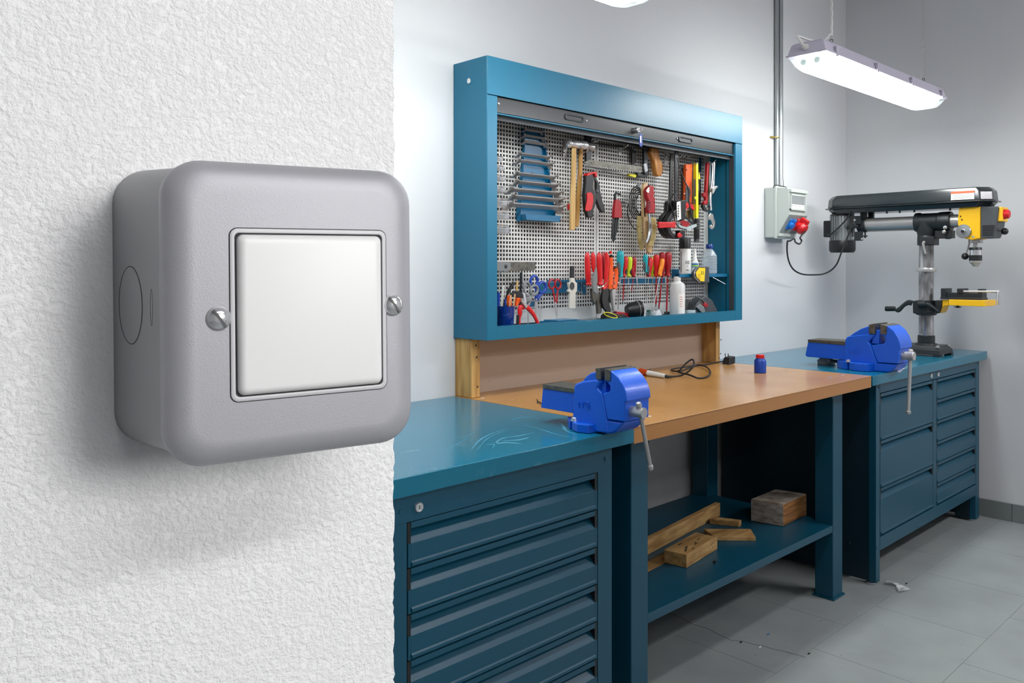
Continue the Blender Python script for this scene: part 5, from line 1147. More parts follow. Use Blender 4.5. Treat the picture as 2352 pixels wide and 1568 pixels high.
MB().py([d9(*q) for q in ((196, 352), (222, 352), (228, 480), (222, 640), (196, 640))], 2.12, .010).build('body', BLACK, lv2, bev=.002)
MB().py([d9(*q) for q in ((200, 400), (216, 400), (218, 480), (202, 480))], 2.109, .002).build('window', GALV, lv2)
MB().py([d9(*q) for q in ((190, 640), (215, 640), (205, 720), (190, 770))], 2.12, .008).build('foot', LEMON, lv2, bev=.001)
MB().py([d9(*q) for q in ((226, 108), (244, 108), (244, 255), (226, 255))], PY-.0005, .004).build('panel_clip', RACKB, label='small blue clip on the panel right of the spirit level', cat='clip', bev=.001)
fl_ = T('torch', 'slim dark metal torch hanging below the yellow level', 'torch', (1601, 556), 2.11)
p0, p1 = py(*d9(200, 800), 2.11), py(*d9(196, 1055), 2.11); k = mpp(p0.x, p0.y)
MB().lathe([(6.5*k, 0), (6.8*k, .01), (6.8*k, .085), (5.6*k, .09), (5.6*k, (p1-p0).length-.012), (6.2*k, (p1-p0).length-.010), (6*k, (p1-p0).length)], p0, p1-p0, 18).build('barrel', DSTEEL, fl_)
for z_ in (.02, .03, .04, .10, .105): MB().lathe([(7*k, z_), (7*k, z_+.002)], p0, p1-p0, 18).build('ring', GREY, fl_)
# --- pipe wrench & chrome wrenches
pw = T('pipe_wrench', 'red-handled pipe wrench at the right end of the panel', 'wrench', (1617, 498), 2.10)
MB().py([d9(*q) for q in ((292, 165), (312, 160), (304, 330), (296, 480), (298, 560), (290, 640), (250, 635), (248, 610), (272, 590), (270, 555), (246, 545), (250, 505), (272, 500), (282, 330))], 2.10, .014).build('handle', DRED, pw, bev=.003)
MB().py([d9(*q) for q in ((240, 635), (262, 640), (290, 700), (330, 650), (325, 700), (300, 720), (262, 700), (246, 670))], 2.10, .012).build('jaw', DSTEEL, pw, bev=.001)
MB().py([d9(*q) for q in ((312, 165), (330, 165), (326, 500), (312, 640), (298, 650), (308, 480))], 2.115, .008).build('green_bar', mat('olive_steel', (110, 112, 70), .4, .4), label='thin olive steel bar between the red pipe wrench and chrome wrenches', cat='bar', bev=.001)
for i, (lab, P_) in enumerate((('long chrome wrench hanging at the panel edge, left one', [(335, 80, 2.5), (342, 170, 5), (345, 300, 3.4), (338, 480, 3.6), (325, 600, 3.6), (300, 680, 5)]),
                               ('adjustable chrome wrench with wide jaw at the panel edge, right one', [(372, 160, 5), (378, 220, 3.4), (374, 330, 3.2), (366, 440, 3.8), (352, 560, 4), (358, 700, 4)]),
                               ('chrome wrench hanging below the panel edge', [(395, 160, 4), (392, 300, 2.6), (388, 420, 2.8), (372, 470, 5)]))):
    Yq = 2.115-.022*i; t = T('chrome_wrench', lab, 'wrench', d9(P_[-1][0], P_[-1][1]), Yq, 'chrome wrenches at the panel edge')
    MB().ptube([(*d9(x, y), r) for x, y, r in P_], Yq, 10, 4, .5).build('shank', CHROME, t)
    if i == 1:
        MB().py([d9(*q) for q in ((338, 460), (395, 425), (420, 425), (415, 445), (372, 490), (350, 500))], Yq-.004, .010).build('jaw', CHROME, t, bev=.002)
        MB().py([d9(*q) for q in ((310, 770), (335, 730), (365, 745), (372, 790), (388, 830), (380, 890), (355, 915), (330, 880), (345, 860), (360, 880), (368, 850), (350, 800), (325, 810))], Yq-.004, .010).build('ring_end', CHROME, t, bev=.002)
    elif i == 0:
        MB().py([d9(*q) for q in ((275, 650), (300, 640), (320, 650), (300, 670), (310, 690), (285, 700), (270, 680))], Yq-.004, .008).build('jaw', CHROME, t, bev=.002)
    else:
        MB().py([d9(*q) for q in ((360, 450), (400, 425), (420, 430), (395, 460), (380, 500), (360, 520))], Yq-.004, .008).build('jaw', CHROME, t, bev=.002)
# --- steel blade knife in its hook at the left
sq = T('steel_spatula', 'wide steel blade with light metal end lying in a hook at the left', 'blade', (1185, 622), 2.12)
MB().py([d5(*q) for q in ((60, 98), (860, 98), (858, 250), (820, 275), (60, 285))], 2.12, .003).build('blade', GSTEEL, sq, bev=.0006)
MB().py([d5(*q) for q in ((-200, 105), (335, 112), (335, 235), (300, 280), (-200, 285))], 2.116, .010).build('ferrule', GREY, sq, 'light metal end', bev=.001)
p = py(*d5(280, 188), 2.105); MB().lathe([(.0065, 0), (.0065, .001), (.004, .0015), (0, .0015)], p, (0, -1, 0), 16).build('ferrule_screw', DSTEEL, sq)
hook('dark hook under the wide steel blade', [(1150, 623), (1168, 622), (1174, 613)])
# --- small tool rail with scissors
tr_ = T('tool_rail', 'flat blue tool rail with clips at the lower left of the panel', 'rail', (1290, 672), PY)
MB().py([d5(*q) for q in ((920, 510), (1750, 500), (1750, 700), (920, 735))], PY-.001, .010).build('rail', RACKB, tr_, bev=.001)
for x in (1120, 1275, 1395, 1510, 1640, 1755, 1850): MB().py([d5(*q) for q in ((x-30, 460), (x+30, 456), (x+30, 492), (x-30, 498))], PY-.010, .022).build('clip', RACKB, tr_, bev=.001)
for x, y in ((1132, 612), (1728, 685)):
    p = py(*d5(x, y), PY-.011); MB().lathe([(.004, 0), (.003, .002)], p, (0, -1, 0), 8).build('rail_screw', CHROME, tr_)
def ringpx(m, u, v, ru, rv, r, Y, ang=0, n=20):
    pts = []
    for k in range(n+1):
        a = k*2*PI/n; x, y = ru*math.cos(a), rv*math.sin(a); pts.append((u+x*math.cos(ang)-y*math.sin(ang), v+x*math.sin(ang)+y*math.cos(ang), r))
    return m.ptube(pts, Y, 7, 1)
def scissors(label, m_, r1, r2, hand, blades, Y, rr_=2.3):
    t = T('scissors', label, 'scissors', blades[0][-1][:2], Y, None)
    for i, r in enumerate((r1, r2)):
        m = MB(); ringpx(m, *r[:4], rr_, Y-.004*i, r[4]); m.build('finger_ring', m_, t)
        MB().ptube(hand[i], Y-.004*i, 8, 3, .6).build('handle', m_, t)
    for b in blades: MB().ptube(b, Y, 6, 1, .25).build('blade', STEEL, t)
    p = py(*hand[0][-1][:2], Y-.006); MB().lathe([(.003, 0), (.003, .003)], p, (0, -1, 0), 10).build('pivot', CHROME, t)
    return t
scissors('red-handled scissors hanging closed on the blue rail', DRED, (*d5(1200, 540), 7, 10.5, .1), (*d5(1318, 545), 6.5, 10.5, -.1),
    [[(*d5(1215, 640), 2.5), (*d5(1240, 760), 2.6), (*d5(1265, 920), 2.2)], [(*d5(1320, 640), 2.5), (*d5(1305, 760), 2.6), (*d5(1290, 930), 2.2)]],
    [[(*d5(1275, 930), 3.5), (*d5(1290, 1100), 4.5), (*d5(1300, 1265), .5)]], 2.11)
scissors('blue-handled scissors standing in the wire holder', BLUEP, (*d5(840, 490), 8, 13, .1), (*d5(1000, 610), 9, 12.5, .15),
    [[(*d5(880, 620), 3.5), (*d5(885, 720), 4), (*d5(880, 850), 5)], [(*d5(1000, 730), 3.5), (*d5(930, 800), 5), (*d5(900, 860), 5)]],
    [[(*d5(880, 880), 4), (*d5(875, 1100), 3.5), (*d5(885, 1220), 1)]], 2.115, 3.3)
scissors('grey-handled scissors standing in the wire holder', GREY, (*d5(705, 640), 7.5, 16, -.12), (*d5(840, 665), 8.5, 11, .3),
    [[(*d5(690, 790), 3), (*d5(710, 850), 4), (*d5(730, 940), 3)], [(*d5(810, 770), 4), (*d5(770, 840), 5), (*d5(745, 940), 3)]],
    [[(*d5(730, 950), 3.2), (*d5(725, 1150), 3), (*d5(722, 1340), 1.2)]], 2.098, 3.2)
wh = T('wire_holder', 'two-wire steel holder gripping the grey and blue scissors', 'holder', (1225, 705), PY)
for v in (875, 1005):
    MB().tube([py(*d5(1040, v-15), PY), py(*d5(960, v), 2.13), py(*d5(670, v+2), 2.075), py(*d5(640, v), PY-.02)], .0018, 6, 1).build('wire', CHROME, wh)
MB().py([d5(*q) for q in ((690, 880), (860, 880), (860, 990), (690, 990))], PY-.004, .003).build('plate', RACKB, wh)
dg = T('depth_gauge', 'ivory plastic gauge with a black tip hanging from the blue rail', 'gauge', (1312, 709), 2.11)
MB().py([d5(*q) for q in ((1555, 180), (1620, 180), (1618, 415), (1548, 415))], 2.112, .008).build('black_tip', BLACK, dg, bev=.001)
MB().py([d5(*q) for q in ((1548, 418), (1600, 418), (1640, 500), (1670, 520), (1665, 690), (1640, 710), (1640, 1030), (1515, 1030), (1525, 710), (1490, 695), (1490, 660), (1520, 640), (1500, 560), (1495, 510), (1540, 505))], 2.112, .010).build('body', CREAM, dg, bev=.0015)
m = MB(); ringpx(m, *d5(1603, 580), 4.6, 8, .9, 2.101); m.build('thumb_ring', DGREY, dg)
MB().py([d5(*q) for q in ((1575, 520), (1632, 520), (1640, 580), (1625, 640), (1580, 640), (1568, 580))], 2.1018, .0006).build('thumb_hole', DGREY, dg)
# --- blue cup with pens
k = m_at(1161, 745, 2.075); pc = py(1161, 748, 2.075); Zf = 1.1212
cupL = thing('tool_cup', 'dark blue plastic cup holding pens at the lower left of the cabinet', 'cup', (pc.x, 2.085, Zf))
zc1 = py(1161, 703, 2.075).z
rr1, rr0 = 22*k, 19.5*k; cx_ = py(1160, 720, 2.085).x
MB().lathe([(rr0*.95, 0), (rr0, .002), (rr1, zc1-Zf-.003), (rr1*1.03, zc1-Zf), (rr1*.96, zc1-Zf), (rr0*.93, .006), (0, .006)], (cx_, 2.085, Zf), n=36).build('cup', BLUEM, cupL)
def stick(name, label, cat, m_, pts, Y=2.085, flat=1., extra=None):
    t = T(name, label, cat, pts[0][:2], Y); MB().ptube(pts, Y, 8, 3, flat).build('body', m_, t)
    if extra: MB().ptube(extra[1], Y-.001, 8, 2, flat).build(extra[2], extra[0], t)
    return t
stick('marker', 'blue marker standing in the blue cup, leftmost', 'pen', BLUEP, [(*d5(125, 985), 3.6), (*d5(128, 850), 3.8), (*d5(132, 712), 3.4)])
stick('ruler', 'whitish strip standing in the blue cup', 'ruler', BOXG, [(*d5(195, 985), 4.2), (*d5(210, 800), 4.2), (*d5(228, 570), 4)], 2.09, .3)
stick('marker', 'thick black marker leaning in the blue cup', 'pen', BLACK, [(*d5(230, 960), 2), (*d5(290, 790), 2.2), (*d5(345, 660), 4), (*d5(435, 515), 4)], 2.098)
stick('pencil', 'natural wooden pencil standing in the blue cup', 'pencil', HANDLE, [(*d5(500, 900), 2.8), (*d5(495, 680), 2.8), (*d5(510, 480), 2.4)], 2.11)
stick('pen', 'thin blue pen in front in the blue cup', 'pen', BLUEP, [(*d5(270, 985), 2.0), (*d5(265, 840), 2.0)], 2.07)
oc = T('cutting_pliers', 'orange and black cutter head sticking out of the blue cup', 'cutter', d5(400, 980), 2.085)
MB().py([d5(*q) for q in ((300, 770), (350, 760), (355, 980), (300, 990), (285, 900))], 2.085, .012).build('orange_arm', ORANGE, oc, bev=.002)
MB().py([d5(*q) for q in ((340, 740), (420, 680), (500, 675), (570, 730), (590, 800), (560, 830), (460, 810), (350, 800))], 2.087, .012).build('black_top', BLACK, oc, bev=.003)
MB().py([d5(*q) for q in ((465, 810), (560, 825), (530, 880), (470, 975), (440, 985))], 2.083, .012).build('orange_arm', ORANGE, oc, bev=.002)
stick('wooden_stick', 'pale thin stick in the blue cup, left one', 'stick', PALEW, [(*d5(350, 990), 1.7), (*d5(378, 760), 1.7)], 2.068)
stick('wooden_stick', 'pale thin stick in the blue cup, right one', 'stick', PALEW, [(*d5(430, 990), 1.7), (*d5(460, 740), 1.7)], 2.068)
stick('file', 'long black round file standing behind the red cutting pliers', 'file', BLACKC, [(*d5(560, 1000), 3.2), (*d5(570, 700), 3), (*d5(580, 540), 2.4), (*d5(582, 520), 3.2), (*d5(585, 310), 3)], 2.125)
rp = T('cutting_pliers', 'red-handled cutting pliers leaning beside the blue cup', 'pliers', d5(560, 1350), 2.07)
MB().ptube([(*d5(640, 1010), 5), (*d5(560, 1010), 6), (*d5(560, 1120), 6.5), (*d5(545, 1230), 4), (*d5(540, 1370), 4.5)], 2.07, 10, 4, .6).build('handle', RED, rp)
MB().ptube([(*d5(700, 1000), 6), (*d5(760, 1060), 6), (*d5(850, 1180), 5), (*d5(930, 1360), 4.5)], 2.062, 10, 4, .6).build('handle', RED, rp)
MB().ptube([(*d5(520, 1160), 4.4), (*d5(512, 1370), 4.6)], 2.068, 8, 3, .6).build('black_inlay', BLACK, rp)
MB().py([d5(*q) for q in ((555, 820), (600, 870), (660, 930), (700, 1000), (650, 1030), (600, 960), (560, 890))], 2.07, .010).build('jaw', STEEL, rp, bev=.002)
MB().py([d5(*q) for q in ((590, 715), (640, 730), (660, 850), (670, 940), (620, 900), (600, 800))], 2.082, .008).build('jaw', CHROME, rp, bev=.002)
# --- pliers rack
pr_ = T('pliers_holder', 'chrome wire holder carrying the red and orange pliers', 'holder', (1380, 660), PY)
MB().tube([py(1341, 652, PY), py(1343, 657, 2.12), py(1360, 660, 2.075), py(1382, 659, 2.065), py(1393, 649, 2.05)], .0025, 6, 4).build('wire', CHROME, pr_)
MB().tube([py(1397, 657, PY), py(1402, 658, 2.10), py(1407, 655, 2.07), py(1413, 649, 2.05)], .0025, 6, 4).build('wire', CHROME, pr_)
MB().py([(1336, 641), (1345, 641), (1345, 676), (1338, 676)], PY-.001, .003).build('plate', RACKB, pr_)
def plier(label, m_, hs, jaw, Y, jm=DSTEEL, collars=True):
    t = T('pliers', label, 'pliers', d7(*jaw[0]), Y, 'pliers in the wire holder')
    for h_ in hs: MB().ptube([(*d7(x, y), r*1.2) for x, y, r in h_], Y, 12, 4, .7).build('handle', m_, t)
    MB().py([d7(*q) for q in jaw], Y+.004, .012).build('jaw', jm, t, bev=.002)
    return t
plier('red pliers at the far left of the wire holder, black jaws', RED, [[(78, 175, 3.5), (78, 260, 6.2), (85, 450, 6.8), (92, 640, 6.5), (100, 760, 5.5), (105, 800, 7.2), (105, 825, 6.5)], [(185, 172, 3), (195, 260, 5.5), (200, 420, 5.6), (215, 560, 4)]],
      [(130, 890), (210, 900), (290, 1000), (330, 1080), (330, 1240), (320, 1380), (250, 1400), (240, 1240), (215, 1120), (200, 1210), (150, 1150), (125, 950)], 2.095, GSTEEL)
plier('red pliers second from the left in the wire holder, curved jaws', RED, [[(320, 175, 3.2), (315, 260, 6.4), (325, 450, 6.8), (335, 640, 6.2), (335, 760, 6), (335, 795, 7.6), (335, 825, 6.8)], [(450, 175, 3.5), (475, 300, 6.0), (468, 500, 6.0), (455, 640, 5.4), (450, 740, 5), (440, 860, 5.5), (380, 900, 4.5)]],
      [(370, 900), (460, 890), (470, 1000), (450, 1120), (510, 1300), (505, 1360), (440, 1370), (360, 1270), (330, 1130), (340, 1000)], 2.085, DSTEEL)
plier('slim red pliers partly hidden behind the second pair', DRED, [[(405, 165, 3), (395, 260, 4.4), (400, 450, 4.4), (420, 700, 4.2)]], [(470, 900), (530, 950), (530, 1180), (470, 1170)], 2.12, BLACKC)
plier('orange and black pliers at the right of the wire holder', ORANGE, [[(550, 265, 4.2), (560, 400, 4.6), (545, 600, 4.6), (535, 900, 5)], [(635, 475, 5.4), (660, 560, 4.4), (650, 740, 5), (620, 900, 5.5)], [(600, 560, 3), (570, 640, 3.4), (560, 800, 4)]],
      [(540, 930), (600, 900), (615, 980), (600, 1090), (590, 1330), (560, 1335), (545, 1100), (530, 1000)], 2.08, STEEL)
MB().ptube([(*d7(545, 140), 2.5), (*d7(545, 200), 3.2)], 2.081, 8, 2).build('pliers_end', RED, label='red pliers tip sticking up above the orange pliers', cat='pliers')
op_ = [o for o in MW if o.name.startswith('pliers') and 'orange and black pliers' in o.get('label', '')][0]
MB().ptube([(*d7(545, 225), 4), (*d7(555, 262), 4.6)], 2.08, 8, 2).build('handle_cap', BLACK, op_, 'black handle cap')
MB().ptube([(*d7(635, 440), 3.6), (*d7(635, 480), 5.6)], 2.079, 8, 2).build('handle_cap', BLACK, op_, 'black handle cap')
tw = T('trowel_blade', 'grey tapered blade standing between the red pliers', 'blade', d7(230, 990), 2.07)
MB().py([d7(*q) for q in ((235, 475), (250, 480), (255, 830), (290, 960), (240, 1000), (190, 960), (170, 830), (180, 640))], 2.068, .006).build('blade', GREY, tw, bev=.002)
# --- screwdriver rack
sr = T('screwdriver_rack', 'blue rail with double wire carrying a row of screwdrivers', 'rack', (1475, 652), PY)
MB().py([d7(*q) for q in ((700, 680), (1640, 690), (1640, 800), (700, 800))], PY-.001, .004).build('rail', RACKB, sr, bev=.001)
for v in (682, 800):
    MB().tube([py(*d7(700, v+16), PY-.004), py(*d7(705, v+5), 2.085), py(*d7(1215, v), 2.08), py(*d7(1740, v-2), 2.08), py(*d7(1745, v-8), PY-.004)], .0022, 6, 1).build('wire', CHROME, sr)
MB().tube([py(*d7(1640, 680), 2.078), py(*d7(1640, 800), 2.078)], .0016, 6).build('wire', CHROME, sr)
p = py(*d7(700, 775), 2.075); MB().ball(p, .004).build('wire_end', CHROME, sr)
def driver(label, top, bot, w, colA, colB, shaft, Y=2.085, sm=STEEL, style=0):
    t = T('screwdriver', label, 'screwdriver', d7(*shaft[0:2]), Y, 'screwdrivers in the rack')
    u0, v0 = top; u1, v1 = bot; w *= 1.18
    f = lambda s: (u0+(u1-u0)*s, v0+(v1-v0)*s)
    prof = ((0, .3), (.02, .65), (.07, .9), (.2, 1.), (.45, .98), (.62, .86), (.8, .72), (.92, .74), (1, .8))
    A = [(*d7(*f(s)), w*r) for s, r in prof]
    MB().ptube(A, Y, 14, 3).build('handle', colA, t)
    B = [(*d7(f(s)[0]+w*4*(-1 if style == 0 else .6), f(s)[1]), w*r) for s, r in ((.45, .35), (.6, .56), (.8, .62), (.93, .5))]
    MB().ptube(B, Y-.003, 10, 3).build('grip_inlay', colB, t)
    MB().ptube([(*d7(u1, v1), w*.92), (*d7(u1, v1+14), w*.6)], Y, 12, 1).build('collar', colA, t)
    MB().ptube([(*d7(u1, v1+8), shaft[2]), (*d7(shaft[0], shaft[1]), shaft[2]*.9)], Y, 8, 1).build('shaft', sm, t)
    if len(shaft) > 3: MB().ptube([(*d7(shaft[0], shaft[1]), shaft[2]*.6), (*d7(shaft[0]-4, shaft[1]+60), shaft[2]*.5)], Y, 6, 1).build('tip', DSTEEL, t)
driver('large turquoise and grey screwdriver, first in the rack', (740, 135), (735, 655), 7.2, TURQ, DGREY, (695, 1310, 1.9), style=0)
driver('red and black screwdriver with hanging hole, second in the rack', (850, 255), (815, 640), 5.2, RED, BLACK, (795, 1120, 1.5, 1), sm=DRED, style=1)
driver('lime and black screwdriver, third in the rack', (930, 255), (910, 645), 5.4, LIME, BLACK, (885, 1055, 1.1), style=1)
driver('plain red screwdriver, fourth in the rack', (1010, 265), (1005, 650), 5.2, DRED, DRED, (965, 940, 1.3), sm=DRED)
driver('small turquoise and grey screwdriver, shortest handle in the rack', (1240, 210), (1245, 555), 4.6, TURQ, DGREY, (1240, 1060, 1.0), style=0)
driver('grey and red screwdriver right of the small turquoise one', (1350, 275), (1305, 640), 5.6, RED, DGREY, (1265, 1160, 1.0), style=0)
driver('lime edged black screwdriver behind the grey and red one', (1395, 255), (1390, 640), 4.8, LIME, BLACK, (1362, 1130, 1.1), Y=2.10, style=1)
driver('tall red and grey screwdriver left of the orange one', (1460, 215), (1460, 640), 6.0, RED, DGREY, (1450, 1200, 2.0, 1), sm=DRED, style=1)
driver('large black and dark red screwdriver with hole behind the orange one', (1580, 165), (1575, 640), 6.8, DRED, BLACK, (1510, 1270, 2.0, 1), Y=2.10, sm=DRED)
driver('slim orange screwdriver in front', (1585, 295), (1530, 640), 4.6, mat('amber_plastic', (240, 140, 20), .35), bpy.data.materials['amber_plastic'], (1400, 1270, .9), Y=2.065)
driver('large red and black screwdriver, last on the right with long red shaft', (1700, 165), (1685, 635), 7.0, DRED, BLACK, (1665, 1330, 2.2, 1), sm=DRED, style=1)
for (u, v) in ((880, 305), (955, 305), (1565, 205), (1265, 265)):
    p = py(*d7(u, v), 2.062 if u != 1565 else 2.075); MB().lathe([(.0032, 0), (.0032, .0015)], p, (0, -1, 0), 12).build('hanging_hole_mark' if False else 'hanging_hole', INK, label=None) if False else None
tz = T('tweezers', 'thin chrome tweezers hanging in the screwdriver rack', 'tweezers', d7(1080, 870), 2.07)
for dx in (0, 12): MB().ptube([(*d7(1050-dx, 610), .6), (*d7(1065+dx, 700), 1.0), (*d7(1082, 870), .4)], 2.07, 6, 2, .5).build('arm', CHROME, tz)
# --- blue shelf bracket with cans
bs_ = T('panel_shelf', 'small blue steel shelf on the right of the panel holding spray can and bottles', 'shelf', (1600, 637), PY)
a = py(1558, 628, 2.06); zsh = py(1600, 629.5, 2.055).z
MB().box(py(1545, 628, PY).x, 3.355, 2.055, PY-.001, zsh-.002, zsh).build('shelf', RACKB, bs_)
MB().box(py(1560, 628, 2.055).x, 3.355, 2.053, 2.055, zsh-.013, zsh+.001).build('front_lip', RACKB, bs_, bev=.0005)
MB().py([(1543, 618), (1560, 618), (1560, 637), (1543, 637)], PY-.001, .012).build('end_plate', RACKB, bs_, bev=.001)
def can(name, label, cat, u, Y, z): 
    q = py(u, 600, Y); return thing(name, label, cat, (q.x, Y, z)), Vector((q.x, Y, z+.0004)), mpp(q.x, Y)
def zpx(u, v, Y): return py(u, v, Y).z
t, o, k = can('spray_can', 'white spray can with black cap and lettering on the blue shelf', 'can', 1573, 2.105, zsh)
zt1 = zpx(1573, 571, 2.105)-o.z; zt2 = zpx(1573, 546, 2.105)-o.z; r = 13.2*k
MB().lathe([(r*.9, 0), (r, .003), (r, zt1-.006), (r*.94, zt1)], o, n=32).build('can_body', WHITE, t)
MB().lathe([(r*1.0, zt1+.0005), (r*1.0, zt2-.002), (r*.96, zt2)], o, n=32).build('cap', BLACK, t, 'black cap')
def wrap(name, m_, par, o, r, a0, a1, z0, z1, th=.0003, n=10):
    L = []
    for i in range(n+1):
        a = a0+(a1-a0)*i/n; L.append([o+Vector((math.cos(a)*rr__, math.sin(a)*rr__, z)) for rr__, z in ((r+th*.2, z0), (r+th, z0), (r+th, z1), (r+th*.2, z1))])
    return MB().loft(L).build(name, m_, par)
av = math.atan2(-o.y, -o.x)     # direction facing the eye
wrap('side_stripe', INK, t, o, r, av-.75, av-.62, .006, zt1-.01)
for i in range(5): wrap('side_lettering', INK, t, o, r, av-1.35+.05*(i % 2), av-1.0, .02+i*.02, .032+i*.02)
fx_ = Vector((-math.sin(av+.35), math.cos(av+.35), 0))
text('can_number', '10', .022, INK, t, o+Vector((math.cos(av+.40)*(r+.0006), math.sin(av+.40)*(r+.0006), zt1*.45)), fx_, (0, 0, 1), .0003)
wrap('small_print', INK, t, o, r, av+.2, av+.7, .016, .019); wrap('small_print', INK, t, o, r, av+.35, av+.6, .034, .036)
t, o, k = can('glue_bottle', 'white glue bottle with long nozzle beside the spray can', 'bottle', 1596, 2.095, zsh)
z1 = zpx(1596, 600, 2.095)-o.z; z2 = zpx(1596, 570, 2.095)-o.z
MB().lathe([(8.2*k, 0), (8.6*k, .003), (8.6*k, z1-.004), (6.5*k, z1)], o, n=28).build('bottle', WHITE, t)
MB().lathe([(6.3*k, z1), (5.4*k, z1+.004), (2.6*k, z2-.012), (1.4*k, z2)], o, n=20).build('nozzle', WHITE, t)
wrap('blue_label', LABELB, t, o, 8.6*k, av-.9, av+1.0, z1*.52, z1*.84); wrap('green_stripe', LIME, t, o, 8.6*k+.0003, av-.9, av+1.0, z1*.60, z1*.70)
tp = T('tape_measure', 'yellow and clear packaged tape hanging in front of the blue shelf', 'tape', (1605, 651), 2.035)
MB().py([d9(*q) for q in ((135, 1400), (165, 1350), (215, 1325), (290, 1335), (296, 1515), (215, 1518), (140, 1490))], 2.045, .022).build('case', DGREY, tp, bev=.004, seg=3)
MB().py([d9(*q) for q in ((185, 1400), (225, 1345), (292, 1350), (282, 1500), (240, 1498), (195, 1450))], 2.0225, .0012).build('label', LABELY, tp, 'yellow label', bev=.0004)
m = MB(); m.ptube([(*d9(235, 1515), 1.4), (*d9(175, 1450), 1.4), (*d9(180, 1375), 1.4), (*d9(225, 1335), 1.4), (*d9(292, 1342), 1.2)], 2.022, 6, 4); m.build('clear_rim', GALV, tp)
q = py(*d9(262, 1405), 2.0208); text('size_number', '3.5', .020, INK, tp, q, (1, 0, 0), (0, 0, 1), .0002)
for k_ in range(3): MB().py([d9(*q) for q in ((210, 1425+k_*22), (240, 1425+k_*22), (240, 1430+k_*22), (210, 1430+k_*22))], 2.0212, .0003).build('label_line', INKR, tp)
t, o, k = can('water_bottle', 'clear ribbed plastic bottle with blue cap at the right of the blue shelf', 'bottle', 1629.5, 2.10, zsh)
Z = lambda v: zpx(1629.5, v, 2.10)-o.z
pf = [(15*k, 0), (17*k, .004)]
for i in range(6):
    z0 = Z(622-i*5.5); pf += [(17.5*k, z0), (17.5*k, z0+.004), (16.4*k, z0+.0055)]
pf += [(17*k, Z(588)), (12*k, Z(578)), (7.5*k, Z(573)), (6.5*k, Z(571))]
MB().lathe(pf, o, n=32).build('bottle', PET, t)
MB().lathe([(8*k, Z(571)), (8.2*k, Z(570)), (8.2*k, Z(562)), (7.6*k, Z(561))], o, n=24).build('cap', BLUEM, t, 'dark blue screw cap')
MB().tube([py(1636, 636, 2.06), py(1666, 652, 2.03)], .0013, 6).build('thin_rod', CHROME, label='thin shiny rod sticking out by the clear bottle', cat='rod')
# --- things standing on the cabinet floor
Zc = 1.1212
t, o, k = can('plastic_bottle', 'milky plastic bottle with white cap standing on the cabinet floor', 'bottle', 1555.5, 2.07, Zc)
Z = lambda v: zpx(1555.5, v, 2.07)-o.z
MB().lathe([(16*k, 0), (17.4*k, .004), (17.4*k, Z(656)), (16*k, Z(651)), (9*k, Z(647)), (7.6*k, Z(645))], o, n=36).build('bottle', FOG, t)
MB().lathe([(7.7*k, Z(645)), (8*k, Z(644)), (8*k, Z(636)), (7.4*k, Z(635))], o, n=24).build('cap', WHITE, t, 'white cap')
wrap('label', LABELW, t, o, 17.4*k, av+.15, av+1.3, .012, Z(674))
for i in range(5): wrap('label_line', INKR, t, o, 17.4*k+.0003, av+.35, av+.8, .045+.010*i, .0465+.010*i)
t, o, k = can('tape_roll', 'roll of clear adhesive tape lying beside the milky bottle', 'tape', 1585.5, 2.055, Zc)
MB().lathe([(11.5*k, 0), (12*k, .002), (12*k, .024), (11.5*k, .026), (6*k, .026), (6*k, .0), (11.5*k, 0)], o, n=28).build('roll', TAPEC, t)
e4 = lambda x, y: d4(x, y)
t = T('dust_hood', 'black domed rubber tool with red catch at the right end of the cabinet floor', 'tool', (1605, 718), 2.10)
MB().py([d4(*q) for q in ((990, 1290), (1010, 1230), (1060, 1150), (1120, 1118), (1170, 1130), (1220, 1170), (1250, 1230), (1290, 1300), (1290, 1345), (990, 1345))], 2.12, .045).lift(Zc+.0004).build('shell', DGREY, t, bev=.012, seg=4)
MB().py([d4(*q) for q in ((1100, 1260), (1150, 1215), (1200, 1250), (1215, 1320), (1180, 1340))], 2.073, .008).lift(Zc+.0004).build('grey_patch', GREY, t, bev=.002)
MB().py([d4(*q) for q in ((1185, 1225), (1225, 1200), (1250, 1240), (1230, 1265), (1205, 1260))], 2.073, .010).lift(Zc+.0004).build('red_catch', DRED, t, 'dark red catch', bev=.002)
MB().ptube([(*d4(1130, 1125), 1.2), (*d4(1190, 1160), 1.2), (*d4(1235, 1220), 1.2)], 2.072, 6, 3).build('edge_seam', GREY, t)
t = T('plastic_tray', 'flat dark blue tray lying on the cabinet floor at the left', 'tray', (1295, 738), 2.06)
a = py(1262, 735, 2.08); b = py(1330, 730, 2.08)
MB().box(a.x, b.x, 2.045, 2.13, Zc+.0004, Zc+.014).build('tray', RACKB, t, bev=.002)
MB().box(a.x+.01, b.x-.04, 2.05, 2.12, Zc+.0145, Zc+.019).build('lid', RACKB, t, bev=.001)
m = MB(); a = py(1331, 735, 2.045); b = py(1374, 726, 2.07); a.z = Zc+.0105; b.z = Zc+.0105; d = b-a; nT = 15; P = []
for i in range(nT*8+1):
    f = i/(nT*8); an = i/8*2*PI; w = Vector((-d.y, d.x, 0)).normalized(); P.append(a+d*f+w*.0085*math.cos(an)+Vector((0, 0, .0085*math.sin(an))))
m.tube(P, .0011, 5).build('coil_spring', CHROME, label='coiled steel spring lying on the cabinet floor', cat='spring')
t = T('tape_measure', 'black tape measure with yellow ring lying on the cabinet floor', 'tape', d7(510, 1500), 2.05)
MB().py([d7(*q) for q in ((330, 1430), (400, 1365), (560, 1380), (700, 1470), (680, 1520), (330, 1530))], 2.06, .03).lift(Zc+.0004).build('case', BLACK, t, bev=.006, seg=3)
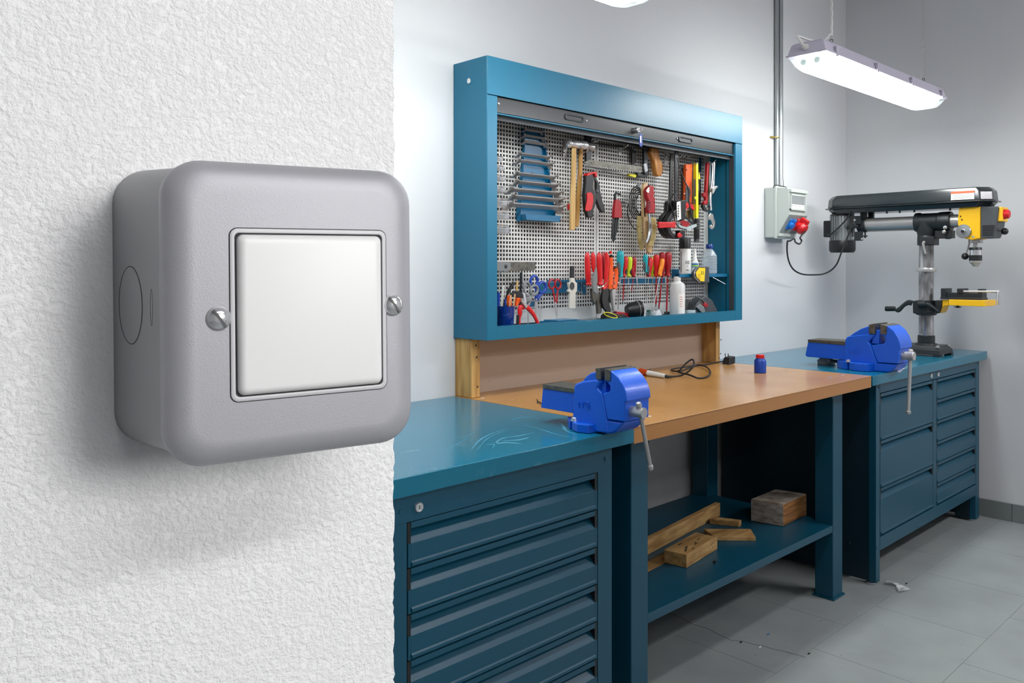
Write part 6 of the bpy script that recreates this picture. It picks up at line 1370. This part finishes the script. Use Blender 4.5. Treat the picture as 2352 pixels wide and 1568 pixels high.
m = MB(); ringpx(m, *d7(545, 1425), 16, 4.6, .9, 2.029, .30); m.build('yellow_ring', LEMON, t, 'yellow ring')
t = T('chisel_case', 'dark red handled scraper lying behind the black tape measure', 'tool', d7(740, 1460), 2.09)
MB().py([d7(*q) for q in ((585, 1345), (720, 1360), (850, 1390), (930, 1470), (600, 1480))], 2.10, .02).lift(Zc+.0004).build('body', DRED, t, bev=.003)
t = T('cleaning_block', 'black and green angled block lying left of the black drum', 'tool', d7(780, 1490), 2.065)
MB().py([d7(*q) for q in ((690, 1440), (740, 1395), (880, 1480), (850, 1510), (690, 1500))], 2.065, .016).lift(Zc+.0004).build('body', BLACK, t, bev=.003)
t = T('dust_cup', 'black ribbed cup lying on its side on the cabinet floor', 'cup', d7(1020, 1490), 2.08)
a = py(*d7(930, 1410), 2.09); b = py(*d7(1100, 1330), 2.06); a.z = max(a.z, Zc+.036)
MB().lathe([(.022, 0), (.030, .015), (.034, .05), (.034, .062), (.030, .064), (.027, .03), (0, .028)], a-Vector((.02, 0, 0)), Vector((1, -.5, .15)), 28).build('shell', BLACK, t)
MB().lathe([(.0345, .045), (.0350, .048)], a-Vector((.02, 0, 0)), Vector((1, -.5, .15)), 28).build('rim_line', GREY, t)
rr = random.Random(11); m = MB()
base = [py(*d7(x, y), 2.07) for x, y in ((1180, 1440), (1250, 1280), (1400, 1310), (1560, 1420), (1600, 1450))]
for i in range(16):
    c_ = base[0].lerp(base[4], rr.random()); m.add([(c_.x+rr.uniform(-.02, .02), 2.075+rr.uniform(-.02, .02), Zc+.001+rr.uniform(0, .038)) for _ in range(4)], [(0, 1, 2), (0, 2, 3), (1, 2, 3)])
m.build('crumpled_bag', BAGCLEAR, label='crumpled clear bag lying between the black cup and the milky bottle', cat='bag', weld=False)
t = T('small_box', 'small dark green carton inside the crumpled clear bag', 'box', d7(1260, 1430), 2.07)
MB().py([d7(*q) for q in ((1245, 1420), (1265, 1320), (1310, 1325), (1290, 1430))], 2.085, .012).lift(Zc+.0004).build('carton', mat('dark_green_card', (14, 70, 54), .5), t, bev=.001)
t = T('small_box', 'small dark grey box behind the long red screwdriver shaft', 'box', d7(1660, 1410), 2.12)
MB().py([d7(*q) for q in ((1610, 1355), (1720, 1350), (1720, 1430), (1610, 1430))], 2.13, .015).lift(Zc+.0004).build('carton', DGREY, t, bev=.001)
